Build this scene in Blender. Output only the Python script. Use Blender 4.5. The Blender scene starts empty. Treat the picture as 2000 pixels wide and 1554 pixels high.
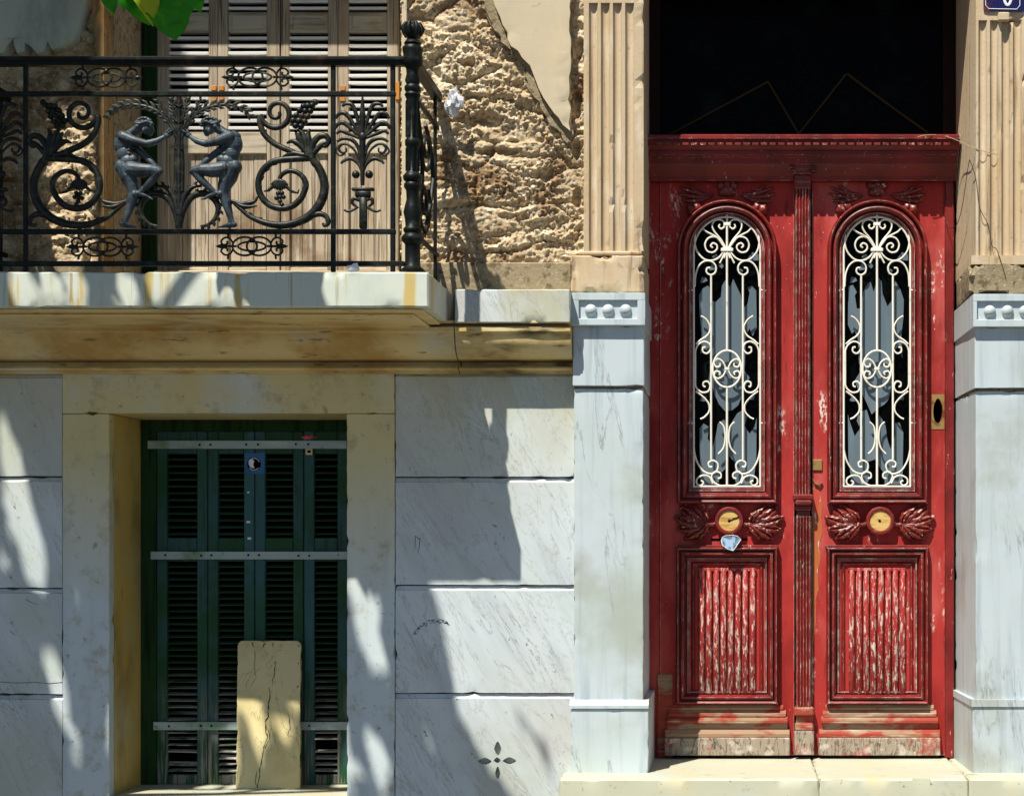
import bpy, bmesh, math, random
from mathutils import Vector, Matrix, noise, Euler

# ------------------------------------------------------------------ camera, sky, sun, exposure
S, D, VX, VY, EZ = 450.0, 7.0, 1440.0, 1070.0, 1.6      # px per metre on the wall plane, camera distance, vanishing pixel, eye height
sc = bpy.context.scene
C = sc.collection
cam = bpy.data.cameras.new('camera'); camo = bpy.data.objects.new('camera', cam); C.objects.link(camo)
camo.location = (0, -D, EZ); camo.rotation_euler = (math.radians(90), 0, 0)
cam.sensor_width = 36.0; cam.lens = 36.0 * S * D / 2000.0
cam.shift_x = -(VX - 1000) / 2000.0; cam.shift_y = (VY - 777) / 2000.0
cam.clip_end = 500
sc.camera = camo
SUN = Vector((0.52, 1.0, -1.95)).normalized()            # travel direction of the sunlight
elev = math.asin(-SUN.z)
w = bpy.data.worlds.new('World'); sc.world = w; w.use_nodes = True
nt = w.node_tree; bg = nt.nodes['Background']
sky = nt.nodes.new('ShaderNodeTexSky'); sky.sky_type = 'NISHITA'; sky.sun_disc = False
sky.air_density = 0.7; sky.dust_density = 0.2; sky.sun_elevation = elev; sky.sun_rotation = math.atan2(-SUN.x, -SUN.y)
nt.links.new(sky.outputs[0], bg.inputs[0]); bg.inputs[1].default_value = 0.06
sl = bpy.data.lights.new('sun', 'SUN'); sl.energy = 5.0; sl.angle = math.radians(0.53); sl.color = (1.0, 0.95, 0.86)
so = bpy.data.objects.new('sun', sl); C.objects.link(so)
so.rotation_euler = SUN.to_track_quat('-Z', 'Y').to_euler(); so.location = (-6, -8, 14)
sc.view_settings.view_transform = 'Standard'; sc.view_settings.look = 'None'
sc.view_settings.exposure = 0.56; sc.view_settings.gamma = 1.0
sc.view_settings.use_curve_mapping = False
sc.cycles.use_denoising = True
sc.cycles.max_bounces = 6; sc.cycles.diffuse_bounces = 3; sc.cycles.glossy_bounces = 3
sc.cycles.transmission_bounces = 4; sc.cycles.transparent_max_bounces = 6

R = random.Random(7)

def K(Y): return (D + Y) / D / S
def P(px, py, Y=0.0):
    k = K(Y)
    return Vector(((px - VX) * k, Y, EZ - (py - VY) * k))
def WX(px): return (px - VX) / S          # on the wall plane
def WZ(py): return EZ - (py - VY) / S

# ------------------------------------------------------------------ materials
def mk(name, base, layers=(), rough=0.75, spec=0.25, bumps=(), metal=0.0, rnd=0.06, transmission=0.0, edge=None):
    m = bpy.data.materials.new(name); m.use_nodes = True
    t = m.node_tree; n = t.nodes; L = t.links
    b = n['Principled BSDF']
    geo = n.new('ShaderNodeNewGeometry'); sep = n.new('ShaderNodeSeparateXYZ'); L.new(geo.outputs['Position'], sep.inputs[0])
    oi = n.new('ShaderNodeObjectInfo')
    hsv = n.new('ShaderNodeHueSaturation'); hsv.inputs['Color'].default_value = (*base, 1)
    mr = n.new('ShaderNodeMapRange'); mr.inputs[3].default_value = 1 - rnd; mr.inputs[4].default_value = 1 + rnd
    L.new(oi.outputs['Random'], mr.inputs[0]); L.new(mr.outputs[0], hsv.inputs['Value'])
    col = hsv.outputs[0]
    def tex(l):
        mp = n.new('ShaderNodeMapping'); L.new(geo.outputs['Position'], mp.inputs[0])
        # two mapping steps so that a rotated pattern is then stretched
        mp.inputs['Rotation'].default_value = l.get('rot', (0, 0, 0))
        mp2 = n.new('ShaderNodeMapping'); L.new(mp.outputs[0], mp2.inputs[0])
        s = l.get('scale', 5); st = l.get('stretch', (1, 1, 1))
        mp2.inputs['Scale'].default_value = (s * st[0], s * st[1], s * st[2])
        o = l.get('off', 0); mp2.inputs['Location'].default_value = (o, o * .7, o * 1.3)
        if l.get('kind') == 'voronoi':
            tx = n.new('ShaderNodeTexVoronoi'); tx.inputs['Scale'].default_value = 1; L.new(mp2.outputs[0], tx.inputs['Vector'])
            return tx.outputs['Distance']
        tx = n.new('ShaderNodeTexNoise'); tx.inputs['Scale'].default_value = 1
        tx.inputs['Detail'].default_value = l.get('detail', 6); tx.inputs['Roughness'].default_value = l.get('nr', .6)
        tx.inputs['Distortion'].default_value = l.get('dist', 0)
        L.new(mp2.outputs[0], tx.inputs['Vector'])
        return tx.outputs[0]
    for l in layers:
        f = tex(l)
        mr = n.new('ShaderNodeMapRange'); mr.interpolation_type = 'SMOOTHSTEP'
        if l.get('kind') == 'vein':
            a = n.new('ShaderNodeMath'); a.operation = 'SUBTRACT'; a.inputs[1].default_value = l.get('mid', .5); L.new(f, a.inputs[0])
            c = n.new('ShaderNodeMath'); c.operation = 'ABSOLUTE'; L.new(a.outputs[0], c.inputs[0]); f = c.outputs[0]
            mr.inputs[1].default_value = 0; mr.inputs[2].default_value = l['w']
            mr.inputs[3].default_value = l.get('amt', 1); mr.inputs[4].default_value = 0
        else:
            mr.inputs[1].default_value = l['lo']; mr.inputs[2].default_value = l['hi']
            mr.inputs[3].default_value = 0; mr.inputs[4].default_value = l.get('amt', 1)
        L.new(f, mr.inputs[0]); f = mr.outputs[0]
        for key, ax in (('z', 2), ('x', 0)):
            if key in l:
                g = n.new('ShaderNodeMapRange'); g.inputs[1].default_value = l[key][0]; g.inputs[2].default_value = l[key][1]
                L.new(sep.outputs[ax], g.inputs[0])
                mu = n.new('ShaderNodeMath'); mu.operation = 'MULTIPLY'; L.new(f, mu.inputs[0]); L.new(g.outputs[0], mu.inputs[1]); f = mu.outputs[0]
        if 'gate' in l:
            g = tex(l['gate']); gm = n.new('ShaderNodeMapRange'); gm.inputs[1].default_value = l['gate']['lo']; gm.inputs[2].default_value = l['gate']['hi']
            L.new(g, gm.inputs[0])
            mu = n.new('ShaderNodeMath'); mu.operation = 'MULTIPLY'; L.new(f, mu.inputs[0]); L.new(gm.outputs[0], mu.inputs[1]); f = mu.outputs[0]
        mx = n.new('ShaderNodeMix'); mx.data_type = 'RGBA'
        L.new(f, mx.inputs[0]); L.new(col, mx.inputs[6]); mx.inputs[7].default_value = (*l['color'], 1)
        col = mx.outputs[2]
    L.new(col, b.inputs['Base Color'])
    b.inputs['Roughness'].default_value = rough; b.inputs['Metallic'].default_value = metal
    b.inputs['Specular IOR Level'].default_value = spec
    if transmission: b.inputs['Transmission Weight'].default_value = transmission
    prev = None
    for l in bumps:
        f = tex(l); bn = n.new('ShaderNodeBump'); bn.inputs['Strength'].default_value = l.get('strength', .4)
        bn.inputs['Distance'].default_value = l.get('d', .004)
        L.new(f, bn.inputs['Height'])
        if prev is not None: L.new(prev, bn.inputs['Normal'])
        prev = bn.outputs[0]
    if prev is not None: L.new(prev, b.inputs['Normal'])
    if edge:
        ao = n.new('ShaderNodeAmbientOcclusion'); ao.inside = True; ao.only_local = True; ao.samples = 5; ao.inputs['Distance'].default_value = edge['d']
        nz = tex(dict(scale=edge['scale'], stretch=edge.get('stretch', (1, 1, 1)), detail=6, off=17))
        inv = n.new('ShaderNodeMath'); inv.operation = 'SUBTRACT'; inv.inputs[0].default_value = 1; L.new(ao.outputs['AO'], inv.inputs[1])
        mu = n.new('ShaderNodeMath'); mu.operation = 'MULTIPLY'; L.new(inv.outputs[0], mu.inputs[0]); L.new(nz, mu.inputs[1])
        mr = n.new('ShaderNodeMapRange'); mr.inputs[1].default_value = edge['lo']; mr.inputs[2].default_value = edge['hi']; mr.inputs[4].default_value = edge.get('amt', .9)
        L.new(mu.outputs[0], mr.inputs[0])
        mx = n.new('ShaderNodeMix'); mx.data_type = 'RGBA'; L.new(mr.outputs[0], mx.inputs[0]); L.new(col, mx.inputs[6]); mx.inputs[7].default_value = (*edge['color'], 1)
        L.new(mx.outputs[2], b.inputs['Base Color'])
    return m

DIAG = (0, math.radians(32), 0)
M = {}
M['marble'] = mk('white_marble', (.59, .65, .66), [
    dict(color=(.38, .44, .46), scale=2.2, stretch=(2.2, 1, .35), rot=DIAG, lo=.42, hi=.75, amt=.8),
    dict(color=(.20, .21, .20), kind='vein', scale=3.2, stretch=(2.2, 1, .28), rot=DIAG, w=.010, amt=.85, dist=1.4, detail=10, nr=.68, gate=dict(scale=2.1, off=4, lo=.42, hi=.62)),
    dict(color=(.36, .30, .20), kind='vein', scale=5.5, stretch=(2.4, 1, .22), rot=DIAG, w=.010, amt=.7, dist=.6, detail=8, off=9, gate=dict(scale=1.6, off=14, lo=.5, hi=.6)),
    dict(color=(.46, .42, .25), scale=2.0, stretch=(1.4, 1, .7), lo=.30, hi=.62, amt=.9, z=(1.70, 2.35), off=3),
    dict(color=(.42, .40, .28), scale=1.4, lo=.42, hi=.68, amt=.75, z=(1.2, .6), off=8),
    dict(color=(.44, .50, .38), scale=1.5, lo=.46, hi=.68, amt=.6, off=31), dict(color=(.50, .46, .48), scale=1.8, lo=.52, hi=.72, amt=.5, off=41),
    dict(color=(.16, .12, .07), scale=22, stretch=(1.4, 1, .8), rot=DIAG, detail=6, lo=.68, hi=.73, amt=.8, off=5), dict(color=(.30, .30, .26), kind='vein', scale=1.6, stretch=(1.6, 1, .4), rot=(0, math.radians(24), 0), w=.007, amt=.7, dist=2.2, detail=11, nr=.7, off=51),
    dict(color=(.24, .19, .12), scale=30, detail=3, lo=.68, hi=.74, amt=.6, off=2)],
    rough=.42, spec=.4, rnd=.03, bumps=[dict(scale=26, strength=.12, d=.002), dict(scale=3.2, stretch=(2.2, 1, .28), rot=DIAG, strength=.08, d=.006)])
M['marble_pier'] = mk('streaked_marble', (.51, .58, .60), [
    dict(color=(.30, .36, .40), scale=4, stretch=(6, 6, .30), lo=.46, hi=.74, amt=.6),
    dict(color=(.54, .64, .68), scale=5, stretch=(6, 6, .12), lo=.55, hi=.75, amt=.6, off=5),
    dict(color=(.30, .30, .22), scale=1.9, lo=.50, hi=.70, amt=.6, off=7), dict(color=(.42, .50, .42), scale=1.2, lo=.46, hi=.66, amt=.5, off=27),
    dict(color=(.20, .22, .24), kind='vein', scale=2.6, stretch=(3, 3, .35), rot=(0, math.radians(8), 0), w=.012, amt=.7, detail=9, dist=.5, off=3, gate=dict(scale=2.0, off=8, lo=.48, hi=.6)),
    dict(color=(.22, .18, .12), scale=34, detail=3, lo=.71, hi=.77, amt=.5, off=2)],
    rough=.42, spec=.4, rnd=.03, bumps=[dict(scale=28, strength=.12, d=.002)])
M['marble_jamb'] = mk('stained_jamb_marble', (.58, .66, .66), [
    dict(color=(.44, .48, .50), scale=3, stretch=(3, 3, .3), lo=.45, hi=.75, amt=.6),
    dict(color=(.64, .54, .24), scale=1.7, stretch=(1.2, 1, .8), lo=.22, hi=.55, amt=.95, z=(1.35, 2.05)),
    dict(color=(.46, .42, .18), scale=5, lo=.5, hi=.7, amt=.45, off=5, z=(1.0, 2.2)),
    dict(color=(.34, .30, .16), scale=11, detail=8, nr=.7, lo=.50, hi=.70, amt=.6, off=12), dict(color=(.18, .15, .09), scale=26, detail=4, lo=.62, hi=.72, amt=.6, off=2)],
    rough=.5, spec=.3, rnd=.02, bumps=[dict(scale=22, strength=.2, d=.003)])
M['reveal'] = mk('ochre_reveal', (.56, .40, .11), [
    dict(color=(.27, .19, .07), scale=4, stretch=(1, 1, .5), lo=.42, hi=.7, amt=.8),
    dict(color=(.50, .46, .30), scale=2.3, lo=.5, hi=.72, amt=.6, off=5)], rough=.85, spec=.1, bumps=[dict(scale=40, strength=.3, d=.003)])
M['cornice'] = mk('stained_cornice_marble', (.74, .58, .27), [
    dict(color=(.46, .27, .07), scale=3.0, stretch=(.8, 1, 1.2), lo=.44, hi=.68, amt=.85),
    dict(color=(.62, .60, .46), scale=4.4, stretch=(.8, 1, 1.2), lo=.52, hi=.74, amt=.7, off=4),
    dict(color=(.44, .19, .05), scale=5, stretch=(.7, 1, 2), lo=.58, hi=.72, amt=.6, off=11),
    dict(color=(.10, .065, .03), scale=16, stretch=(.5, 1, 2.5), detail=7, lo=.60, hi=.70, amt=.7, off=7),
    dict(color=(.02, .014, .008), scale=3, stretch=(.6, 1, 2), lo=.50, hi=.64, amt=.9, off=15, x=(WX(840), WX(1040)))],
    rough=.8, spec=.15, rnd=.04, bumps=[dict(scale=34, strength=.4, d=.004)])
M['slab'] = mk('slab_marble', (.58, .62, .53), [
    dict(color=(.54, .38, .08), scale=5, stretch=(4, 4, .18), lo=.53, hi=.66, amt=.85),
    dict(color=(.30, .19, .05), scale=8, stretch=(4, 4, .12), lo=.60, hi=.70, amt=.8, off=3),
    dict(color=(.42, .48, .42), scale=2.4, lo=.48, hi=.7, amt=.6, off=6)],
    rough=.5, spec=.3, bumps=[dict(scale=22, strength=.2, d=.003)])
M['step'] = mk('step_marble', (.48, .48, .36), [
    dict(color=(.60, .47, .22), scale=3, lo=.52, hi=.72, amt=.6),
    dict(color=(.48, .52, .50), scale=5, lo=.5, hi=.72, amt=.5, off=3),
    dict(color=(.20, .15, .08), scale=7, stretch=(.8, 1.6, 1), detail=7, nr=.7, lo=.58, hi=.72, amt=.75, off=5), dict(color=(.10, .07, .04), scale=40, detail=4, lo=.66, hi=.72, amt=.8, off=12)], rough=.5, spec=.35, rnd=.03, bumps=[dict(scale=24, strength=.18, d=.003)])
M['rubble'] = mk('stripped_rubble', (.53, .42, .27), [
    dict(color=(.14, .07, .03), scale=60, detail=3, lo=.60, hi=.66, amt=.8, off=21),
    dict(color=(.76, .65, .46), scale=9, lo=.48, hi=.66, amt=.85),
    dict(color=(.20, .12, .06), scale=4, lo=.54, hi=.66, amt=.9, off=5),
    dict(color=(.42, .27, .13), scale=34, detail=4, lo=.5, hi=.66, amt=.8, off=8),
    dict(color=(.82, .76, .62), scale=42, detail=3, lo=.60, hi=.68, amt=.8, off=12)],
    rough=.95, spec=.05, bumps=[dict(scale=70, strength=.9, d=.008), dict(scale=160, strength=.5, d=.003)])
M['mortar'] = mk('brown_mortar', (.30, .24, .15), [
    dict(color=(.12, .09, .05), scale=22, lo=.5, hi=.66, amt=.85),
    dict(color=(.46, .39, .27), scale=40, detail=3, lo=.56, hi=.68, amt=.8, off=4)], rough=.95, spec=.05, bumps=[dict(scale=70, strength=.8, d=.006)])
M['plaster'] = mk('cream_plaster', (.58, .49, .34), [
    dict(color=(.48, .42, .32), scale=2.2, lo=.46, hi=.72, amt=.7),
    dict(color=(.66, .54, .34), scale=3, stretch=(2, 1, .5), lo=.52, hi=.75, amt=.6, off=4),
    dict(color=(.16, .13, .09), kind='vein', scale=3.0, dist=.8, detail=9, w=.005, amt=.7, off=6, gate=dict(scale=1.3, off=3, lo=.52, hi=.6))],
    rough=.9, spec=.08, bumps=[dict(scale=30, strength=.2, d=.003)])
M['plaster_grey'] = mk('grey_peeling_plaster', (.56, .60, .52), [
    dict(color=(.26, .30, .26), scale=3.5, stretch=(1.3, 1, .5), lo=.45, hi=.7, amt=.8),
    dict(color=(.50, .46, .33), scale=2.5, lo=.5, hi=.72, amt=.8, off=3),
    dict(color=(.55, .62, .58), scale=9, lo=.58, hi=.72, amt=.5, off=9)], rough=.85, spec=.1, bumps=[dict(scale=30, strength=.25, d=.003)])
M['plaster_brown'] = mk('brown_reveal_plaster', (.36, .23, .10), [
    dict(color=(.24, .13, .045), scale=6, lo=.45, hi=.66, amt=.8),
    dict(color=(.46, .34, .18), scale=3, lo=.5, hi=.7, amt=.7, off=3),
    dict(color=(.05, .03, .015), scale=26, detail=5, lo=.62, hi=.7, amt=.8, off=4)], rough=.95, spec=.05, bumps=[dict(scale=40, strength=.4, d=.004)])
M['flute'] = mk('tan_render', (.54, .43, .29), [
    dict(color=(.50, .36, .20), scale=4, stretch=(3, 3, .3), lo=.46, hi=.70, amt=.75),
    dict(color=(.64, .57, .44), scale=10, stretch=(2, 2, .4), lo=.5, hi=.7, amt=.65, off=4),
    dict(color=(.30, .20, .10), scale=30, stretch=(1, 1, .6), detail=4, lo=.60, hi=.72, amt=.7, off=6),
    dict(color=(.20, .13, .07), scale=6, stretch=(5, 5, .22), detail=7, lo=.56, hi=.70, amt=.7, off=19)],
    rough=.92, spec=.06, rnd=.02, bumps=[dict(scale=60, strength=.4, d=.003)])
M['wood_grey'] = mk('weathered_grey_wood', (.46, .38, .28), [
    dict(color=(.24, .19, .13), scale=5, stretch=(9, 9, .35), lo=.48, hi=.66, amt=.85),
    dict(color=(.70, .67, .56), scale=7, stretch=(10, 10, .3), lo=.55, hi=.70, amt=.7, off=4),
    dict(color=(.38, .22, .10), scale=3, stretch=(2, 2, .5), lo=.56, hi=.70, amt=.6, off=8),
    dict(color=(.09, .06, .035), scale=12, stretch=(8, 8, .2), lo=.57, hi=.63, amt=.85, off=10),
    dict(color=(.12, .06, .025), scale=2.2, lo=.58, hi=.70, amt=.6, off=18)],
    rough=.85, spec=.12, rnd=.10, bumps=[dict(scale=10, stretch=(10, 10, .35), strength=.4, d=.003)])
M['wood_rail'] = mk('weathered_rail_wood', (.52, .46, .35), [
    dict(color=(.24, .18, .11), scale=6, stretch=(.4, 6, 7), lo=.48, hi=.66, amt=.85),
    dict(color=(.34, .20, .09), scale=4, lo=.55, hi=.70, amt=.75, off=8),
    dict(color=(.64, .62, .52), scale=8, stretch=(.4, 6, 8), lo=.54, hi=.7, amt=.6, off=4)],
    rough=.85, spec=.12, rnd=.10, bumps=[dict(scale=10, stretch=(.4, 8, 10), strength=.4, d=.003)])
M['slat'] = mk('pale_slat_wood', (.86, .84, .80), [
    dict(color=(.50, .45, .38), scale=9, stretch=(.6, 2, 2), lo=.56, hi=.74, amt=.6)], rough=.8, spec=.15, rnd=.08)
M['wood_green'] = mk('green_grey_wood', (.018, .050, .016), [
    dict(color=(.008, .014, .008), scale=7, stretch=(6, 6, .4), lo=.45, hi=.65, amt=.8)], rough=.85, spec=.1)
GP = [dict(color=(.030, .090, .090), scale=3.0, lo=.42, hi=.60, amt=.9),
      dict(color=(.015, .045, .015), scale=9, stretch=(5, 5, .5), lo=.5, hi=.68, amt=.8, off=4),
      dict(color=(.26, .23, .19), scale=12, stretch=(6, 6, .35), lo=.44, hi=.60, amt=.95, off=2, z=(1.02, .62))]
M['green'] = mk('green_shutter_paint', (.009, .062, .016), GP, rough=.6, spec=.3, rnd=.08, bumps=[dict(scale=14, stretch=(6, 6, .5), strength=.3, d=.003)])
M['teal'] = mk('teal_shutter_paint', (.035, .115, .115), [dict(color=(.012, .07, .02), scale=3.0, lo=.46, hi=.62, amt=.8), dict(color=(.02, .05, .05), scale=9, stretch=(5, 5, .5), lo=.5, hi=.68, amt=.7, off=4), GP[2]], rough=.6, spec=.3, rnd=.08, bumps=[dict(scale=14, stretch=(6, 6, .5), strength=.3, d=.003)])
M['green_slat'] = mk('green_slat_paint', (.014, .060, .018), [dict(color=(.03, .07, .06), scale=5, lo=.5, hi=.7, amt=.7),
      dict(color=(.42, .39, .33), scale=10, stretch=(.6, 2, 3), lo=.38, hi=.55, amt=.95, off=2, z=(1.08, .72))], rough=.6, spec=.25, rnd=.12)
M['zinc'] = mk('painted_flat_iron', (.34, .42, .40), [
    dict(color=(.12, .22, .08), scale=3, lo=.5, hi=.66, amt=.8),
    dict(color=(.50, .56, .58), scale=8, stretch=(.5, 2, 2), lo=.5, hi=.7, amt=.6, off=5),
    dict(color=(.16, .07, .03), scale=24, lo=.63, hi=.7, amt=.7, off=7)], rough=.5, spec=.4, metal=.15, bumps=[dict(scale=50, strength=.2, d=.002)])
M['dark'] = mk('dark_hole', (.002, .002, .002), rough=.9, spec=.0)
M['iron'] = mk('dark_wrought_iron', (.004, .006, .005), [
    dict(color=(.022, .034, .024), scale=24, lo=.50, hi=.68, amt=.75),
    dict(color=(.07, .035, .015), scale=10, lo=.58, hi=.7, amt=.5, off=4)], rough=.45, spec=.2, bumps=[dict(scale=80, strength=.4, d=.002)])
M['iron_orn'] = mk('cast_iron_ornament', (.007, .009, .007), [
    dict(color=(.048, .054, .036), scale=30, lo=.48, hi=.68, amt=.75),
    dict(color=(.09, .05, .02), scale=12, lo=.56, hi=.7, amt=.5, off=4)], rough=.42, spec=.3, bumps=[dict(scale=90, strength=.45, d=.002)])
M['patina'] = mk('blue_grey_patina', (.045, .066, .082), [
    dict(color=(.010, .014, .016), scale=18, lo=.46, hi=.64, amt=.9),
    dict(color=(.16, .21, .23), scale=26, lo=.57, hi=.7, amt=.6, off=4)], rough=.48, spec=.38, bumps=[dict(scale=70, strength=.45, d=.003)])
CH = lambda a, b, am, off=0, st=(3, 3, .8), sc_=14: dict(color=(.74, .66, .56), scale=sc_, stretch=st, detail=8, nr=.7, lo=a, hi=b, amt=am, off=off)
M['red'] = mk('old_red_paint', (.40, .032, .027), [
    dict(color=(.22, .012, .009), scale=2.6, stretch=(1.5, 1, .6), lo=.42, hi=.66, amt=.9),
    dict(color=(.14, .012, .008), scale=9, stretch=(3, 3, .4), lo=.58, hi=.72, amt=.7, off=13),
    dict(color=(.54, .10, .085), scale=4, stretch=(1.2, 1, .5), lo=.48, hi=.72, amt=.75, off=4),
    CH(.672, .685, .95, 3, (3, 3, .9), 26), {**CH(.53, .55, .95, 23, (2, 2, .9), 34), 'gate': dict(scale=3.2, stretch=(2, 1, .6), off=6, lo=.60, hi=.66)}, dict(color=(.75, .68, .58), scale=60, detail=3, lo=.72, hi=.74, amt=.9, off=1)],
    edge=dict(d=.006, scale=20, lo=.20, hi=.27, color=(.72, .60, .50)), rough=.62, spec=.22, rnd=.06, bumps=[dict(scale=22, stretch=(3, 1, .4), strength=.3, d=.003), dict(scale=26, stretch=(3, 3, .9), detail=8, nr=.7, off=3, strength=.2, d=.002)])
M['red_trim'] = mk('worn_red_moulding_paint', (.20, .013, .010), [
    dict(color=(.09, .005, .003), scale=5, stretch=(1, 1, .8), lo=.42, hi=.66, amt=.8),
    CH(.65, .67, .9, 6, (3, 3, .6), 26)], edge=dict(d=.005, scale=22, lo=.20, hi=.25, color=(.80, .70, .60)), rough=.42, spec=.4, rnd=.04, bumps=[dict(scale=20, strength=.2, d=.003)])
M['red_carve'] = mk('dull_red_carving_paint', (.20, .024, .016), [dict(color=(.12, .010, .007), scale=12, lo=.42, hi=.64, amt=.85), CH(.60, .63, .9, 6, (2, 2, 2), 34)], rough=.38, spec=.45, bumps=[dict(scale=40, strength=.3, d=.003)])
M['red_reed'] = mk('flaking_reed_paint', (.32, .026, .022), [
    dict(color=(.30, .016, .012), scale=6, stretch=(2, 1, .4), lo=.45, hi=.66, amt=.7),
    {**CH(.545, .565, .97, 9, (3, 3, .6), 30), 'z': (1.7, 1.05)}, dict(color=(.30, .27, .23), scale=24, stretch=(3, 3, .5), lo=.60, hi=.63, amt=.9, off=33), CH(.61, .63, .95, 2, (3, 3, 1), 40)], rough=.55, spec=.3, rnd=.05, bumps=[dict(scale=20, strength=.2, d=.003)])
M['bare'] = mk('bare_door_wood', (.32, .20, .13), [
    dict(color=(.26, .18, .10), scale=6, stretch=(.4, 4, 7), lo=.46, hi=.66, amt=.8),
    dict(color=(.30, .035, .022), scale=6, stretch=(.8, 1, 2), lo=.43, hi=.54, amt=.9, off=3),
    dict(color=(.62, .54, .42), scale=10, stretch=(.5, 4, 6), lo=.55, hi=.72, amt=.6, off=5)], rough=.8, spec=.15, bumps=[dict(scale=16, stretch=(.5, 5, 8), strength=.5, d=.003)])
M['bare_end'] = mk('cracked_kickboard_wood', (.32, .26, .20), [
    dict(color=(.07, .045, .03), kind='vein', scale=11, stretch=(3.2, 1, .7), w=.03, amt=.9, dist=.6, detail=5),
    dict(color=(.34, .05, .03), scale=9, lo=.54, hi=.62, amt=.7, off=3),
    dict(color=(.66, .60, .50), scale=18, lo=.5, hi=.68, amt=.6, off=7)], rough=.85, spec=.1, bumps=[dict(scale=11, stretch=(3.2, 1, .7), dist=.6, strength=.7, d=.006)])
M['orange'] = mk('orange_bare_edge', (.46, .13, .035), [
    dict(color=(.5, .05, .04), scale=6, stretch=(2, 1, .4), lo=.45, hi=.6, amt=.8),
    CH(.60, .64, .8, 3)], rough=.6, spec=.3)
M['knobwood'] = mk('bare_knob_core', (.62, .42, .15), [
    dict(color=(.42, .20, .04), scale=16, stretch=(.6, 1, 3), lo=.45, hi=.62, amt=.8),
    dict(color=(.05, .03, .02), scale=20, stretch=(.5, 1, 3), lo=.62, hi=.68, amt=.8, off=4)], rough=.7, spec=.2, bumps=[dict(scale=30, strength=.4, d=.003)])
M['white_iron'] = mk('cream_painted_iron', (.80, .77, .66), [
    dict(color=(.50, .40, .20), scale=16, lo=.60, hi=.72, amt=.7)], rough=.5, spec=.35)
M['frost'] = mk('frosted_blue_glass', (.105, .145, .17), [
    dict(color=(.16, .21, .25), scale=5, stretch=(3, 1, .3), lo=.45, hi=.7, amt=.7)], rough=.4, spec=.5)
M['glass'] = mk('dark_dusty_glass', (.0015, .0015, .0015), [dict(color=(.006, .012, .010), scale=5, lo=.55, hi=.75, amt=.7)], rough=.3, spec=.03)
M['board'] = mk('cream_yellow_board_paint', (.72, .62, .32), [
    dict(color=(.50, .39, .14), scale=4, lo=.45, hi=.68, amt=.6),
    dict(color=(.05, .035, .02), kind='vein', scale=4.5, stretch=(1.2, 1, .45), dist=1.2, detail=9, w=.006, amt=.8, off=3.3, gate=dict(scale=3, off=1, lo=.46, hi=.56)),
    dict(color=(.08, .05, .03), scale=34, detail=3, lo=.70, hi=.75, amt=.9, off=2)], rough=.55, spec=.3, bumps=[dict(scale=20, strength=.15, d=.003)])
M['paper'] = mk('crumpled_white_paper', (.82, .84, .86), rough=.6, spec=.3)
M['flyer'] = mk('blue_grey_flyer', (.22, .34, .47), [dict(color=(.04, .05, .07), scale=26, lo=.5, hi=.6, amt=.8)], rough=.5, spec=.4)
M['flyer_edge'] = mk('flyer_white_back', (.72, .76, .80), rough=.6)
M['wire'] = mk('dark_wire', (.02, .017, .014), rough=.6)
M['wire_tan'] = mk('tan_wire', (.38, .26, .15), rough=.7)
M['enamel'] = mk('blue_enamel', (.008, .008, .06), [dict(color=(.16, .03, .008), scale=11, lo=.50, hi=.58, amt=.95, off=2.2, x=(WX(1962), WX(1938)))], rough=.25, spec=.5)
M['enamel_white'] = mk('white_enamel', (.80, .82, .84), rough=.25, spec=.5)
M['brass'] = mk('dull_brass', (.42, .27, .09), [dict(color=(.10, .06, .02), scale=20, lo=.5, hi=.66, amt=.8)], rough=.45, spec=.5, metal=.6)
M['rust'] = mk('rusty_hinge', (.52, .22, .05), rough=.85)
M['sticker_blue'] = mk('blue_sticker', (.035, .15, .34), [dict(color=(.02, .07, .14), scale=18, lo=.5, hi=.66, amt=.6)], rough=.45)
M['wrapper'] = mk('red_wrapper', (.6, .12, .12), rough=.4, spec=.5)
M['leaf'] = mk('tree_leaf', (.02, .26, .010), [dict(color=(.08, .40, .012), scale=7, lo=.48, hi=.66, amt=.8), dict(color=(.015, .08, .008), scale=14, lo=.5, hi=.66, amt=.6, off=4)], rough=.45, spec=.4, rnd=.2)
M['leaf_light'] = mk('yellow_green_leaf', (.46, .58, .03), [dict(color=(.16, .33, .015), scale=20, lo=.5, hi=.66, amt=.8)], rough=.45, spec=.4)  # paler yellow-green leaf colour, greener in random patches
for k_ in ('leaf', 'leaf_light'):
    t_ = M[k_].node_tree; pb = t_.nodes['Principled BSDF']; tr = t_.nodes.new('ShaderNodeBsdfTranslucent'); mx_ = t_.nodes.new('ShaderNodeMixShader')
    src = pb.inputs['Base Color'].links[0].from_socket; t_.links.new(src, tr.inputs[0])
    mx_.inputs[0].default_value = .4; t_.links.new(pb.outputs[0], mx_.inputs[1]); t_.links.new(tr.outputs[0], mx_.inputs[2])
    t_.links.new(mx_.outputs[0], t_.nodes['Material Output'].inputs[0])
M['bag'] = mk('grimy_white_plastic', (.62, .63, .66), [dict(color=(.20, .20, .21), scale=30, lo=.5, hi=.66, amt=.7)], rough=.35, spec=.5)
M['bark'] = mk('tree_bark', (.16, .12, .08), [dict(color=(.06, .045, .03), scale=12, stretch=(3, 3, .5), lo=.45, hi=.65, amt=.8)], rough=.9, bumps=[dict(scale=14, stretch=(3, 3, .5), strength=.7, d=.01)])
M['asphalt'] = mk('asphalt', (.05, .05, .05), [dict(color=(.08, .078, .075), scale=40, lo=.5, hi=.65, amt=.7)], rough=.9, bumps=[dict(scale=90, strength=.4, d=.004)])
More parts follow.
